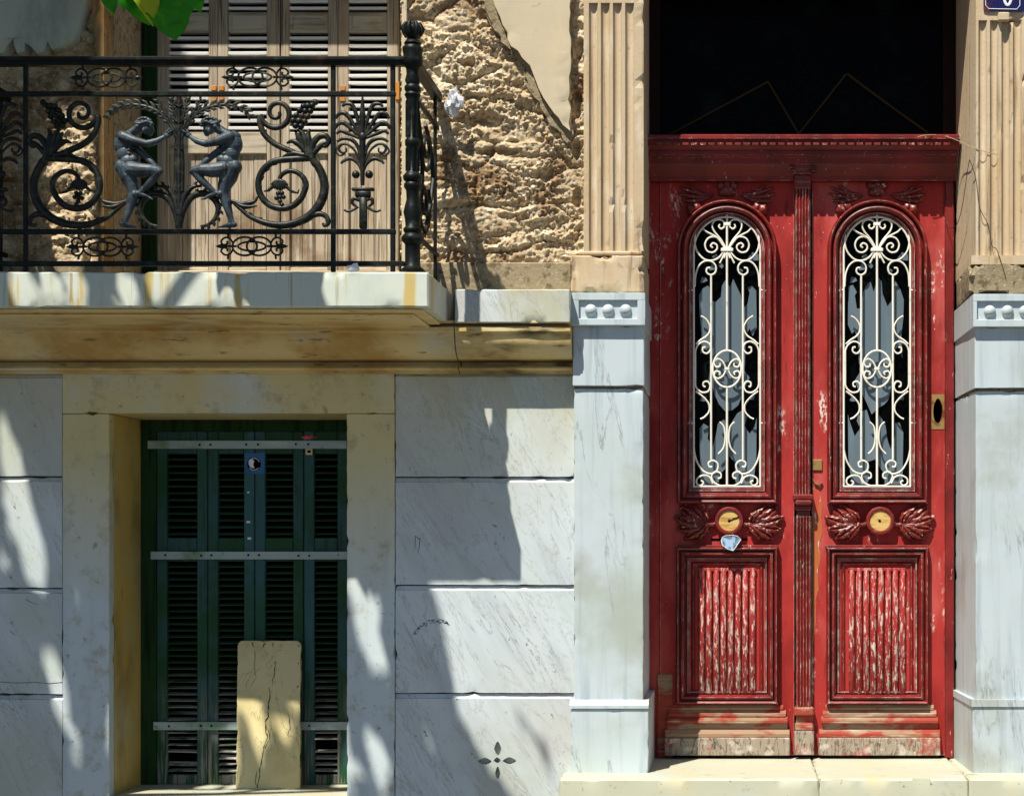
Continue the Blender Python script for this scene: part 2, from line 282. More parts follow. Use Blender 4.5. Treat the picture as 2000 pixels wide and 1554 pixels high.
M['paving'] = mk('paving_concrete', (.13, .12, .11), [dict(color=(.09, .085, .08), scale=4, lo=.45, hi=.68, amt=.7)], rough=.9, bumps=[dict(scale=60, strength=.3, d=.004)])
M['dark_wood'] = mk('dark_brown_wood', (.016, .005, .003), [dict(color=(.006, .002, .001), scale=8, lo=.45, hi=.65, amt=.7)], rough=.7, spec=.15)  # near-black brown for the transom frame, darker in random patches
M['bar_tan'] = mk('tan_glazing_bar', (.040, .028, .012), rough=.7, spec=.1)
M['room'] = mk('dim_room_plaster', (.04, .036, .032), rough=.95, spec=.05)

# ------------------------------------------------------------------ mesh helpers
def cr(pts, n=6, closed=False):
    """Catmull-Rom through points"""
    pts = [Vector(p) for p in pts]; out = []
    m = len(pts)
    for i in range(m if closed else m - 1):
        p0 = pts[(i - 1) % m] if (closed or i > 0) else pts[0]
        p1 = pts[i]; p2 = pts[(i + 1) % m]
        p3 = pts[(i + 2) % m] if (closed or i + 2 < m) else pts[-1]
        for j in range(n):
            t = j / n
            out.append(.5 * ((2 * p1) + (p2 - p0) * t + (2 * p0 - 5 * p1 + 4 * p2 - p3) * t * t + (3 * p1 - p0 - 3 * p2 + p3) * t ** 3))
    if not closed: out.append(pts[-1])
    return out
def spiral(cx, cy, r0, r1, a0, a1, n=28):
    o = []
    for i in range(n + 1):
        t = i / n; a = math.radians(a0 + (a1 - a0) * t); r = r0 + (r1 - r0) * t
        o.append(Vector((cx + r * math.cos(a), cy + r * math.sin(a))))
    return o
def arc(cx, cy, rx, ry, a0, a1, n=24): return [Vector((cx + rx * math.cos(math.radians(a0 + (a1 - a0) * i / n)), cy + ry * math.sin(math.radians(a0 + (a1 - a0) * i / n)))) for i in range(n + 1)]
def lerp(a, b, t): return a + (b - a) * t

class MB:
    def __init__(s): s.v = []; s.f = []
    def add(s, vs, fs):
        o = len(s.v); s.v += [tuple(v) for v in vs]; s.f += [tuple(i + o for i in f) for f in fs]; return s
    def box(s, x0, x1, y0, y1, z0, z1, c=0.0):
        x0, x1 = sorted((x0, x1)); y0, y1 = sorted((y0, y1)); z0, z1 = sorted((z0, z1))
        lo = (x0, y0, z0); hi = (x1, y1, z1)
        c = min(c, .45 * min(hi[i] - lo[i] for i in range(3)))
        if c <= 0:
            vs = [(x, y, z) for x in (x0, x1) for y in (y0, y1) for z in (z0, z1)]
            return s.add(vs, [(0, 1, 3, 2), (4, 6, 7, 5), (0, 4, 5, 1), (2, 3, 7, 6), (0, 2, 6, 4), (1, 5, 7, 3)])
        vs = []; idx = {}
        for cx in (0, 1):
            for cy in (0, 1):
                for cz in (0, 1):
                    k = (cx, cy, cz)
                    for ax in range(3):
                        p = []
                        for i in range(3):
                            q = hi[i] if k[i] else lo[i]
                            if i != ax: q += -c if k[i] else c
                            p.append(q)
                        idx[(k, ax)] = len(vs); vs.append(p)
        fs = []
        for ax in range(3):
            a, b = [i for i in range(3) if i != ax]
            for sg in (0, 1):
                q = []
                for (u, w_) in ((0, 0), (1, 0), (1, 1), (0, 1)):
                    k = [0, 0, 0]; k[ax] = sg; k[a] = u; k[b] = w_; q.append(idx[(tuple(k), ax)])
                fs.append(q)
        for ax in range(3):
            a, b = [i for i in range(3) if i != ax]
            for u in (0, 1):
                for w_ in (0, 1):
                    k0 = [0, 0, 0]; k0[a] = u; k0[b] = w_; k1 = list(k0); k1[ax] = 1
                    k0 = tuple(k0); k1 = tuple(k1)
                    fs.append((idx[(k0, a)], idx[(k0, b)], idx[(k1, b)], idx[(k1, a)]))
        for cx in (0, 1):
            for cy in (0, 1):
                for cz in (0, 1): fs.append(tuple(idx[((cx, cy, cz), ax)] for ax in range(3)))
        return s.add(vs, fs)
    def bp(s, px0, py0, px1, py1, Yf, Yb, c=0.0):
        a = P(px0, py0, Yf); b = P(px1, py1, Yf)
        return s.box(a.x, b.x, Yf, Yb, b.z, a.z, c)
    def tube(s, pts, r, n=8, closed=False, flat=1.0, flatdir=None):
        pts = [Vector(p) for p in pts]; m = len(pts)
        rr = r if isinstance(r, (list, tuple)) else [r] * m
        vs = []; fs = []; prev = None
        for i in range(m):
            a = pts[(i - 1) % m] if (closed or i > 0) else pts[0]
            b = pts[(i + 1) % m] if (closed or i < m - 1) else pts[-1]
            t = (b - a)
            if t.length < 1e-9: t = Vector((0, 0, 1))
            t.normalize()
            if flatdir is not None:
                u = Vector(flatdir); u = u - t * u.dot(t)
                if u.length < 1e-6: u = t.orthogonal()
                u.normalize()
            elif prev is None: u = t.orthogonal().normalized()
            else:
                u = prev - t * prev.dot(t); u.normalize()
            prev = u; v = t.cross(u)
            for j in range(n):
                a_ = 2 * math.pi * j / n
                vs.append(pts[i] + u * (math.cos(a_) * rr[i] * flat) + v * (math.sin(a_) * rr[i]))
        for i in range(m if closed else m - 1):
            for j in range(n):
                i2 = (i + 1) % m
                fs.append((i * n + j, i * n + (j + 1) % n, i2 * n + (j + 1) % n, i2 * n + j))
        if not closed:
            fs.append(tuple(range(n - 1, -1, -1))); fs.append(tuple((m - 1) * n + j for j in range(n)))
        return s.add(vs, fs)
    def ell(s, c, rx, ry, rz, rot=None, nu=14, nv=9):
        vs = []; fs = []
        rot = rot or Matrix.Identity(3)
        for i in range(nv + 1):
            th = math.pi * i / nv
            for j in range(nu):
                ph = 2 * math.pi * j / nu
                vs.append(Vector(c) + rot @ Vector((rx * math.sin(th) * math.cos(ph), ry * math.sin(th) * math.sin(ph), rz * math.cos(th))))
        for i in range(nv):
            for j in range(nu): fs.append((i * nu + j, i * nu + (j + 1) % nu, (i + 1) * nu + (j + 1) % nu, (i + 1) * nu + j))
        return s.add(vs, fs)
    def lathe(s, prof, cx, cy, n=20):
        vs = []; fs = []
        for (r, z) in prof:
            for j in range(n): vs.append((cx + r * math.cos(2 * math.pi * j / n), cy + r * math.sin(2 * math.pi * j / n), z))
        m = len(prof)
        for i in range(m - 1):
            for j in range(n): fs.append((i * n + j, i * n + (j + 1) % n, (i + 1) * n + (j + 1) % n, (i + 1) * n + j))
        fs.append(tuple(range(n - 1, -1, -1))); fs.append(tuple((m - 1) * n + j for j in range(n)))
        return s.add(vs, fs)
    def prism(s, poly, Yf, Yb):
        """poly: list of (x,z) world"""
        m = len(poly)
        vs = [(p[0], Yf, p[1]) for p in poly] + [(p[0], Yb, p[1]) for p in poly]
        fs = [tuple(range(m)), tuple(range(2 * m - 1, m - 1, -1))] + [(i, (i + 1) % m, m + (i + 1) % m, m + i) for i in range(m)]
        return s.add(vs, fs)
    def plan(s, poly, z0, z1):
        m = len(poly)
        vs = [(p[0], p[1], z0) for p in poly] + [(p[0], p[1], z1) for p in poly]
        fs = [tuple(range(m)), tuple(range(2 * m - 1, m - 1, -1))] + [(i, (i + 1) % m, m + (i + 1) % m, m + i) for i in range(m)]
        return s.add(vs, fs)
    def xprof(s, prof, x0, x1):
        """profile [(Y,Z)] swept along X"""
        m = len(prof)
        vs = [(x0, p[0], p[1]) for p in prof] + [(x1, p[0], p[1]) for p in prof]
        fs = [tuple(range(m)), tuple(range(2 * m - 1, m - 1, -1))] + [(i, (i + 1) % m, m + (i + 1) % m, m + i) for i in range(m)]
        return s.add(vs, fs)
    def sweep(s, path, prof, closed=True, sign=1):
        """path [(x,z)], profile [(offset, Y)] (closed section)"""
        path = [Vector((p[0], p[1])) for p in path]; m = len(path); k = len(prof)
        vs = []; fs = []
        for i in range(m):
            a = path[(i - 1) % m] if (closed or i > 0) else None
            b = path[(i + 1) % m] if (closed or i < m - 1) else None
            d1 = (path[i] - a).normalized() if a is not None else None
            d2 = (b - path[i]).normalized() if b is not None else None
            if d1 is None: d1 = d2
            if d2 is None: d2 = d1
            n1 = Vector((d1.y, -d1.x)); n2 = Vector((d2.y, -d2.x))
            nn = (n1 + n2); nn.normalize()
            sc_ = 1 / max(.3, nn.dot(n1))
            nn = nn * sc_ * sign
            for (o, y) in prof: vs.append((path[i].x + nn.x * o, y, path[i].y + nn.y * o))
        for i in range(m if closed else m - 1):
            i2 = (i + 1) % m
            for j in range(k):
                fs.append((i * k + j, i * k + (j + 1) % k, i2 * k + (j + 1) % k, i2 * k + j))
        if not closed:
            fs.append(tuple(range(k))); fs.append(tuple((m - 1) * k + j for j in range(k)))
        return s.add(vs, fs)
    def loops(s, loops, Yf, Yb):
        """filled outline with holes, extruded; loops in world (x,z)"""
        cu = bpy.data.curves.new('tmp', 'CURVE'); cu.dimensions = '2D'; cu.fill_mode = 'BOTH'; cu.extrude = abs(Yb - Yf) / 2
        for lp in loops:
            sp = cu.splines.new('POLY'); sp.points.add(len(lp) - 1); sp.use_cyclic_u = True
            for i, p in enumerate(lp): sp.points[i].co = (p[0], p[1], 0, 1)
        o = bpy.data.objects.new('tmp', cu); me = bpy.data.meshes.new_from_object(o)
        mid = (Yf + Yb) / 2
        s.add([(v.co.x, mid + v.co.z, v.co.y) for v in me.vertices], [tuple(p.vertices) for p in me.polygons])
        bpy.data.objects.remove(o); bpy.data.curves.remove(cu); bpy.data.meshes.remove(me)
        return s
    def mesh(s, name, weld=True):
        me = bpy.data.meshes.new(name); me.from_pydata(s.v, [], s.f); me.update()
        bm = bmesh.new(); bm.from_mesh(me)
        if weld: bmesh.ops.remove_doubles(bm, verts=bm.verts, dist=1e-5)
        bmesh.ops.recalc_face_normals(bm, faces=bm.faces)
        bm.to_mesh(me); bm.free()
        return me

def weather(mb, maxlen=.035, amp=.0012, chip=.006, thr=.30, seed=0.0):
    """break long faces up, make them slightly uneven and chip the sharp arrises"""
    me = mb.mesh('w'); bm = bmesh.new(); bm.from_mesh(me); bpy.data.meshes.remove(me)
    for _ in range(7):
        es = [e for e in bm.edges if e.calc_length() > maxlen]
        if not es: break
        bmesh.ops.subdivide_edges(bm, edges=es, cuts=1, use_grid_fill=True)
    bm.normal_update()
    mv = {}
    sd = Vector((seed, seed * .37, 0))
    for v in bm.verts:
        n1 = noise.noise_vector(v.co * 7 + sd)
        d = n1 * amp
        if any(len(e.link_faces) == 2 and e.calc_face_angle(0) > .6 for e in v.link_edges):
            q = noise.noise(v.co * 17 + sd) + .5 * noise.noise(v.co * 41 + sd)
            if q > thr: d = d - v.normal * chip * min(1.4, (q - thr) / .22)
            d = d + noise.noise_vector(v.co * 30 + sd) * amp
        mv[v] = d
    for v, d in mv.items(): v.co += d
    out = MB(); bm.verts.index_update()
    out.add([v.co.copy() for v in bm.verts], [tuple(v.index for v in f.verts) for f in bm.faces]); bm.free()
    return out
LOC = {}
def obj(name, mb, mat, parent=None, smooth=None, loc=None, weld=True):
    me = mb if isinstance(mb, bpy.types.Mesh) else mb.mesh(name, weld)
    if mat is not None and not me.materials: me.materials.append(M[mat] if isinstance(mat, str) else mat)
    if smooth is not None:
        me.shade_smooth()
        if smooth < 179: me.set_sharp_from_angle(angle=math.radians(smooth))
    o = bpy.data.objects.new(name, me); C.objects.link(o)
    if parent is not None:
        o.parent = parent
        if parent.type == 'EMPTY': o.matrix_parent_inverse = Matrix.Translation(-Vector(LOC[parent.name]))
    if loc is not None: o.location = loc
    return o
def tag(o, label, cat, group=None):
    o['label'] = label; o['category'] = cat
    if group: o['group'] = group
    return o
def thing(name, label, cat, loc, group=None):
    o = bpy.data.objects.new(name, None); C.objects.link(o); o.location = loc; o.empty_display_size = .1
    LOC[o.name] = tuple(loc)
    return tag(o, label, cat, group)
def struct(name, loc=(0, 0, 0)):
    o = bpy.data.objects.new(name, None); C.objects.link(o); o.location = loc; LOC[o.name] = tuple(loc); o['kind'] = 'structure'; return o

# ------------------------------------------------------------------ ground
g = obj('street', MB().box(-40, 40, -60, -4.2, -.3, -.12), 'asphalt'); g['kind'] = 'structure'
g = struct('pavement', (0, -2, 0))
for i in range(-9, 9):
    for j in range(6):
        obj('paving_slab', MB().box(i * .7 + .004, i * .7 + .696, -4.0 + j * .7 + .004, -4.0 + j * .7 + .692, -.12, 0, .006), 'paving', g)
obj('kerb', MB().box(-40, 40, -4.2, -4.005, -.3, .012, .01), 'paving', g)

# ------------------------------------------------------------------ wall core and dark rooms behind the openings
DOOR_L, DOOR_R = WX(1262), WX(1892)
LW0, LW1 = WX(215), WX(678)               # lower window opening
UW0, UW1 = WX(205), WX(783)               # balcony window opening
LIN = WZ(-100)                            # soffit over the door
SILL = WZ(1555); LWTOP = WZ(807)
BALZ = P(0, 531, -.57).z                  # balcony floor
STEPZ = WZ(1504)
wl = struct('wall', (WX(900), .3, 0))
core = MB()
Y0, Y1 = .09, .47
core.box(-9, LW0 - .02, Y0, Y1, 0, 9)
core.box(LW0 - .02, LW1 + .02, Y0, Y1, 0, SILL - .06)
core.box(LW0 - .02, UW1 + .02, Y0, Y1, LWTOP + .02, BALZ - .02)
core.box(LW1 + .02, DOOR_L - .02, Y0, Y1, 0, BALZ - .02)
core.box(UW1 + .02, DOOR_L - .02, Y0, Y1, BALZ - .02, 9)
core.box(LW0 - .02, UW1 + .02, Y0, Y1, WZ(-260), 9)
core.box(LW0 - .02, UW0 - .02, Y0, Y1, BALZ - .02, WZ(-260)) if UW0 - .02 > LW0 else None
core.box(DOOR_L - .02, DOOR_R + .02, Y0 - .08, Y1, LIN, 9)
core.box(DOOR_L - .02, DOOR_R + .02, Y0, Y1, 0, STEPZ - .03)
core.box(DOOR_R + .03, 5, Y0, Y1, 0, 9)
obj('masonry_core', core, 'mortar', wl, weld=False)
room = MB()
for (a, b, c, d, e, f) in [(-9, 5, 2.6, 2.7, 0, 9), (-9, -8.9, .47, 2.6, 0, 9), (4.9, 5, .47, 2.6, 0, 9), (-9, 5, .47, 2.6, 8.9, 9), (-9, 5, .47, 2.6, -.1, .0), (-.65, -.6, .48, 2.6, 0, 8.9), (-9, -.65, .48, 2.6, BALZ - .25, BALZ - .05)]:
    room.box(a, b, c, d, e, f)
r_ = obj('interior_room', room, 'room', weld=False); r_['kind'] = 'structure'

# ------------------------------------------------------------------ upper wall : stripped rubble and remaining plaster
def rub(x, z, holes=()):
    p = Vector((x, 0, z))
    h = .014 * noise.noise(p * 3.1) + .010 * noise.noise(p * 9 + Vector((3, 0, 1)))
    dress = noise.noise(Vector((x * 4.2 + 9, 0, z * 5.5)))           # some stones keep their tooled face, the rest is pitted
    v = noise.voronoi(p * 27 + Vector((5, 0, 2)))[0]; v2 = noise.voronoi(p * 66 + Vector((1, 0, 7)))[0]
    vd, vp = noise.voronoi(Vector((x * 4.6 + .35 * noise.noise(p * 6), 0, z * 7.5 + .3 * noise.noise(p * 5 + Vector((7, 0, 0))))))
    jt = vd[1] - vd[0]; pit = max(0, min(1, .5 - dress * 2.2 + max(0, .5 - jt * 3)))
    h += .016 * noise.noise(vp[0] * 3.3) + (.020 * (1 - jt / .16) if jt < .16 else 0)
    h += -(.016 * (.62 - min(v[0], .62)) + .016 * (.62 - min(v2[0], .62))) / .62 * (.25 + .75 * pit)
    h += (.010 * noise.noise(p * 45) + .014 * noise.noise(p * 95)) * (.45 + .55 * pit)
    h += (1 - pit) * .005 * noise.noise(Vector((x * 26, 3, z * 105)))
    # courses of roughly dressed stone : shallow horizontal joints
    for zz in (WZ(300), WZ(395), WZ(120)):
        d = abs(z - zz + .012 * noise.noise(Vector((x * 6, 7, 0))))
        if d < .014 and noise.noise(Vector((x * 2.6, zz * 3, 4))) > .05: h += .014 * (1 - d / .014)
    for (hx, hz, rx, rz, dp) in holes:
        d = ((x - hx) / rx) ** 2 + ((z - hz) / rz) ** 2
        d *= 1 + .8 * noise.noise(p * 22)
        if d < 1: h += dp * (1 - d) ** .5
    return h
def heightfield(px0, px1, py0, py1, step, yb, holes=()):
    mb = MB(); x0, x1, z0, z1 = WX(px0), WX(px1), WZ(py1), WZ(py0)
    nx = int((x1 - x0) / step) + 1; nz = int((z1 - z0) / step) + 1
    vs = []
    for j in range(nz + 1):
        z = lerp(z0, z1, j / nz)
        for i in range(nx + 1):
            x = lerp(x0, x1, i / nx); vs.append((x, yb + rub(x, z, holes), z))
    fs = [(j * (nx + 1) + i, j * (nx + 1) + i + 1, (j + 1) * (nx + 1) + i + 1, (j + 1) * (nx + 1) + i) for j in range(nz) for i in range(nx)]
    return mb.add(vs, fs)
HO = [(WX(915), WZ(120), .03, .02, .03), (WX(985), WZ(60), .04, .02, .03), (WX(1085), WZ(300), .03, .02, .03), (WX(960), WZ(470), .05, .015, .02), (WX(935), WZ(230), .10, .035, .03), (WX(965), WZ(292), .13, .016, .03), (WX(1065), WZ(338), .05, .035, .035), (WX(905), WZ(255), .05, .08, .03),
      (WX(1000), WZ(420), .07, .02, .02), (WX(1128), WZ(90), .025, .05, .05), (WX(1125), WZ(200), .02, .06, .05), (WX(1125), WZ(290), .02, .05, .05), (WX(945), WZ(25), .05, .03, .025),
      (WX(1126), WZ(380), .018, .05, .045), (WX(1000), WZ(160), .04, .02, .02), (WX(1050), WZ(145), .05, .03, .02)]
obj('rubble_face', heightfield(779, 1146, -160, 580, .0055, .035, HO), 'rubble', wl, smooth=60, weld=False)
obj('rubble_face', heightfield(-260, 206, -160, 580, .008, .035, [(WX(150), WZ(130), .12, .07, .04), (WX(60), WZ(125), .06, .05, .04), (WX(20), WZ(300), .08, .2, .03)]), 'rubble', wl, smooth=60, weld=False)
def ragged(pts, amp=2.2, n=6, seed=1):
    rr = random.Random(seed); out = []
    for i in range(len(pts)):
        a = Vector(pts[i]); b = Vector(pts[(i + 1) % len(pts)])
        k = max(1, int((b - a).length / 14)) if (b - a).length < 240 else 1
        for j in range(k):
            p = a.lerp(b, j / k); out.append((p.x + (rr.uniform(-amp, amp) if j or k > 1 else 0), p.y + (rr.uniform(-amp, amp) if j or k > 1 else 0)))
    return out
def wpoly(pts): return [(WX(p[0]), WZ(p[1])) for p in pts]
pl = [(958, -160), (962, 0), (976, 36), (999, 90), (1034, 130), (1062, 192), (1082, 222), (1100, 246), (1113, 256), (1116, 170), (1114, 60), (1117, -160)]
obj('plaster_sheet', weather(MB().loops([wpoly(ragged(pl, 2.6, seed=3))], -.022, .05), .05, .0022, .009, .1), 'plaster', wl, smooth=40)
und = [(930, -160), (944, 0), (952, 30), (982, 84), (1010, 118), (1044, 186), (1066, 226), (1090, 256), (1116, 292), (1117, 120), (1117, -160)]
obj('plaster_undercoat', weather(MB().loops([wpoly(ragged(und, 5.5, seed=8))], .004, .05), .02, .004, .012, .0), 'mortar', wl)
pl = [(-260, -160), (172, -160), (171, 0), (165, 26), (156, 60), (151, 80), (136, 90), (118, 97), (106, 101), (98, 86), (90, 108), (77, 109), (66, 96), (54, 88), (53, 106), (40, 107), (29, 78), (12, 108), (-20, 100), (-260, 112)]
obj('plaster_sheet', weather(MB().loops([wpoly(ragged(pl, 1.8, seed=5))], -.03, .05), .05, .0025, .009, .1), 'plaster_grey', wl, smooth=40)
obj('plaster_sheet', MB().loops([wpoly([(176, -160), (203.6, -160), (203.6, 575), (196, 575), (200, 420), (192, 300), (198, 190), (186, 60)])], -.004, .05), 'plaster_brown', wl)
# window reveal of the balcony door
obj('reveal', MB().box(UW0 - .03, UW0, .0, .44, BALZ - .02, WZ(-260)), 'plaster_brown', wl)
obj('reveal', MB().box(UW1, UW1 + .02, .02, .44, BALZ - .02, WZ(-260)), 'plaster', wl)
# low mortar plinth along the foot of the upper wall
pm = MB(); pm.bp(800, 512, 1116, 585, -.02, .06, .006)
obj('plinth_band', pm, 'mortar', wl)
pm = MB(); pm.bp(-260, 512, 204, 585, -.02, .06, .006)
obj('plinth_band', pm, 'mortar', wl)
# lintel shading the door is the core box above

# ------------------------------------------------------------------ lower marble wall, block by block
mw = struct('marble_wall', (WX(900), 0, 0))
def block(px0, px1, py0, py1, fillet=True):
    x0, x1 = WX(px0) + .0012, WX(px1) - .0012; z1, z0 = WZ(py0) - .002, WZ(py1) + .0014
    f = .022
    return MB().xprof([(0, z0), (0, z1 - f), (.006, z1 - f + .003), (.013, z1 - .002), (.10, z1 - .002), (.10, z0)], x0, x1)
for (a, b) in ((-700, -330), (-330, 122)):
    for (c, d) in ((728, 930), (930, 1148), (1148, 1355), (1355, 1572), (1572, 1790)):
        obj('marble_block', weather(block(a, b, c, d), .04), 'marble', mw, smooth=30)
for (c, d) in ((725, 931), (931, 1142), (1142, 1353)):
    obj('marble_block', weather(block(772, 1122, c, d), .03), 'marble', mw, smooth=30)
# lowest visible block has a pierced flower vent
x0, x1, z1, z0 = WX(772) + .0012, WX(1122) - .0012, WZ(1353) - .002, WZ(1572) + .002
def lens(cx, cy, w_, h, n=14):
    up = arc(cx, cy, w_, h, 180, 360, n)[:-1]; dn = arc(cx, cy, w_, h, 0, 180, n)[:-1]
    return [(WX(p.x), WZ(p.y)) for p in up + dn]
def petal(cx, cy, L_, W_, ang):
    pts = []
    for i in range(20):
        a = 2 * math.pi * i / 20; u = math.cos(a) * L_; v = math.sin(a) * W_ * (1 - .45 * abs(math.cos(a)))
        pts.append((WX(cx + u * math.cos(ang) - v * math.sin(ang)), WZ(cy + u * math.sin(ang) + v * math.cos(ang))))
    return pts
vent = MB().loops([[(x0, z0), (x1, z0), (x1, z1 - .022), (x0, z1 - .022)], petal(947, 1486, 13, 7.5, 0), petal(995, 1485, 13, 7.5, 0), petal(972, 1461, 14, 7, math.pi / 2), petal(972, 1509, 13, 5, math.pi / 2), petal(971, 1484, 6.5, 6, 0)], 0, .03)
vent.xprof([(.0, z1 - .0222), (.006, z1 - .019), (.013, z1 - .002), (.10, z1 - .002), (.10, z0), (.031, z0), (.031, z1 - .0222)], x0, x1)
vb = obj('marble_block', vent, 'marble', mw)
obj('marble_block', block(772, 1122, 1572, 1790), 'marble', mw)
obj('marble_block', block(122, 772, 1640, 1790), 'marble', mw)
# ink stamp and scratches on the stone
st = MB(); rr = random.Random(4)
for i in range(17):
    a = math.radians(205 + i * 6.0); cx, cy = 852 + 46 * math.cos(a), 1258 + 46 * math.sin(a)
    for k in range(3):
        ox, oy = rr.uniform(-1.6, 1.6), rr.uniform(-3.5, 3.5); u = rr.uniform(0, math.pi); l_ = rr.uniform(1.5, 3.4)
        p = P(cx + ox, cy + oy, -.0008); d = Vector((math.cos(u), 0, math.sin(u))) * l_ / S
        st.tube([p - d, p + d], .0009, 4)
obj('ink_stamp', st, 'dark', mw)
st = MB()
for pts in ([(812, 1046), (811, 1060), (810, 1072)], [(811, 1046), (818, 1052), (821, 1050)], [(820, 1050), (819, 1066), (816, 1080)], [(843, 1041), (845, 1044)], [(0, 1331), (30, 1333), (70, 1332), (96, 1334), (128, 1331), (164, 1333)],
            [(50, 1170), (62, 1176), (74, 1180)], [(20, 1232), (30, 1240)], [(238, 1150), (239, 1172)]):
    st.tube([P(x, y, -.0009) for (x, y) in pts], [.0010] * (len(pts) - 1) + [.0005], 4)
obj('scratch_marks', st, 'dark', mw)

# ------------------------------------------------------------------ lower window : marble surround
ws = thing('window_surround', 'marble surround with flat lintel around the green shuttered lower window', 'window surround', (WX(446), 0, SILL))
def jambbox(px0, px1, py0, py1, yf, yb, c=.003): return MB().box(WX(px0), WX(px1), yf, yb, WZ(py1), WZ(py0), c)
obj('lintel', weather(jambbox(123, 771, 724, 807, -.008, .44)), 'marble_jamb', ws, smooth=30)
lj = obj('jamb', weather(jambbox(123, 214.2, 808, 1640, -.006, .05)), 'marble_jamb', ws, smooth=30)
obj('jamb_reveal', jambbox(160, 215, 808, 1556, .0505, .44, 0), 'reveal', lj)
rj = obj('jamb', weather(jambbox(678, 771, 808, 1640, -.006, .05)), 'marble_jamb', ws, smooth=30)
obj('jamb_reveal', jambbox(678.4, 730, 808, 1556, .0505, .44, 0), 'reveal', rj)
obj('sill', jambbox(215.4, 677.6, 1555, 1640, -.012, .44), 'step', ws)

# ------------------------------------------------------------------ green louvred shutters
SY = .36
gs = thing('louvred_shutters', 'peeling green louvred shutters behind flat iron bars in the lower window', 'shutters', (WX(446), SY, SILL))
fr = MB(); fr.bp(276, 816, 690, 842, SY - .01, .44); fr.bp(276, 842, 305, 1532, SY - .005, .44); fr.bp(679, 842, 692, 1532, SY - .005, .44)
obj('frame', fr, 'wood_green', gs)
for i, (a, b) in enumerate(((306, 404.6), (406, 496.4), (498, 592.4), (594, 679))):
    lf = thing('shutter_leaf', '', '', (0, 0, 0)); del lf['label']; del lf['category']
    lf.parent = gs; lf.matrix_parent_inverse = Matrix.Translation(-Vector(LOC[gs.name]))
    sw = 20
    for (p, q) in ((a, a + sw), (b - sw, b)):
        obj('stile', MB().bp(p, 842, q, 1531, SY, SY + .035, .003), 'teal' if (i == 1 and p > a) or (i == 2 and p == a) or (i == 3 and p == a) else 'green', lf)
    for (p, q) in ((842, 886), (1050, 1076), (1076.6, 1096), (1512, 1531)):
        obj('rail', MB().bp(a + sw + .3, p, b - sw - .3, q, SY + .002, SY + .033, .003), 'green', lf)
    wpx = (b - a - 2 * sw - .6) * K(SY); hw = wpx / 2
    sm = MB().box(-hw, hw, -.015, .015, -.0024, .0024, .0012).mesh('slat')
    cx = P((a + b) / 2, 0, SY).x
    for (t0, t1) in ((889, 1048), (1099, 1510)):
        nsl = int((t1 - t0) / 12.3)
        for k in range(nsl):
            zz = P(0, t0 + (k + .5) * (t1 - t0) / nsl, SY).z
            low = (k > 27 and t0 > 1000)
            if low and R.random() < .10: continue
            o = obj('slat', sm, 'green_slat', lf, loc=(cx, SY + .018, zz))
            o.rotation_euler = (math.radians(17 + R.uniform(-2, 2) + (R.uniform(-10, 14) if low else 0)), math.radians(R.uniform(-.4, .4) * (5 if low else 1)), 0)
    obj('dark_gap_sheet', MB().bp(a + sw - 4, 880, b - sw + 4, 1515, SY + .045, SY + .05), 'dark', lf)  # added black sheet, stands in for the unlit room behind the slats
for (y0, y1, x0_, x1_, sp) in ((860, 876, 288, 677, (390, 411, 481, 504, 578, 602)), (1076.5, 1092, 294, 681, (323, 393, 413, 485, 506, 583, 604)), (1409, 1425, 299, 684, (330, 392, 413, 604))):
    br = obj('flat_bar', MB().bp(x0_, y0, x1_, y1, SY - .012, SY - .003, .0015), 'zinc', gs)
    for x in sp:
        p = P(x, (y0 + y1) / 2 + R.uniform(-1, 1), SY - .0125)
        obj('screw', MB().tube([p, p + Vector((0, -.0018, 0))], .0052, 8), 'dark', br)
stk = MB().bp(478, 884, 517, 925, SY - .0022, SY - .0008)
sk = obj('sticker', stk, 'sticker_blue', gs)
p = P(496, 906, SY - .003)
obj('emblem', MB().tube([p + Vector((0, .0006, 0)), p], .031, 24), 'dark', sk)
em = MB()
for pts in (arc(496, 906, 11, 11.5, 200, 340, 12), arc(496, 906, 11, 11.5, 40, 140, 12)):
    em.tube([P(q.x, q.y, SY - .0036) for q in pts], .0018, 5)
em.loops([[(P(x, y, 0).x * (D + SY) / D, EZ + (P(x, y, 0).z - EZ) * (D + SY) / D) for (x, y) in ((487, 899), (493, 896), (497, 900), (495, 908), (498, 914), (490, 913), (486, 906))]], SY - .0042, SY - .0034)
obj('emblem_mark', em, 'enamel_white', sk)
wt = MB().bp(597, 876.5, 610, 888, SY - .0135, SY - .012)
sk2 = obj('sticker', wt, 'board', gs)
obj('emblem', MB().bp(600, 879, 607, 884, SY - .0145, SY - .0136), 'dark', sk2)
for (x, y, w_, h) in ((485, 961, 4, 3), (485, 1019, 7, 4), (487, 1051, 7, 4)):
    obj('paint_chip', MB().bp(x - w_ / 2, y - h / 2, x + w_ / 2, y + h / 2, SY - .0022, SY - .0004), 'enamel_white', gs)

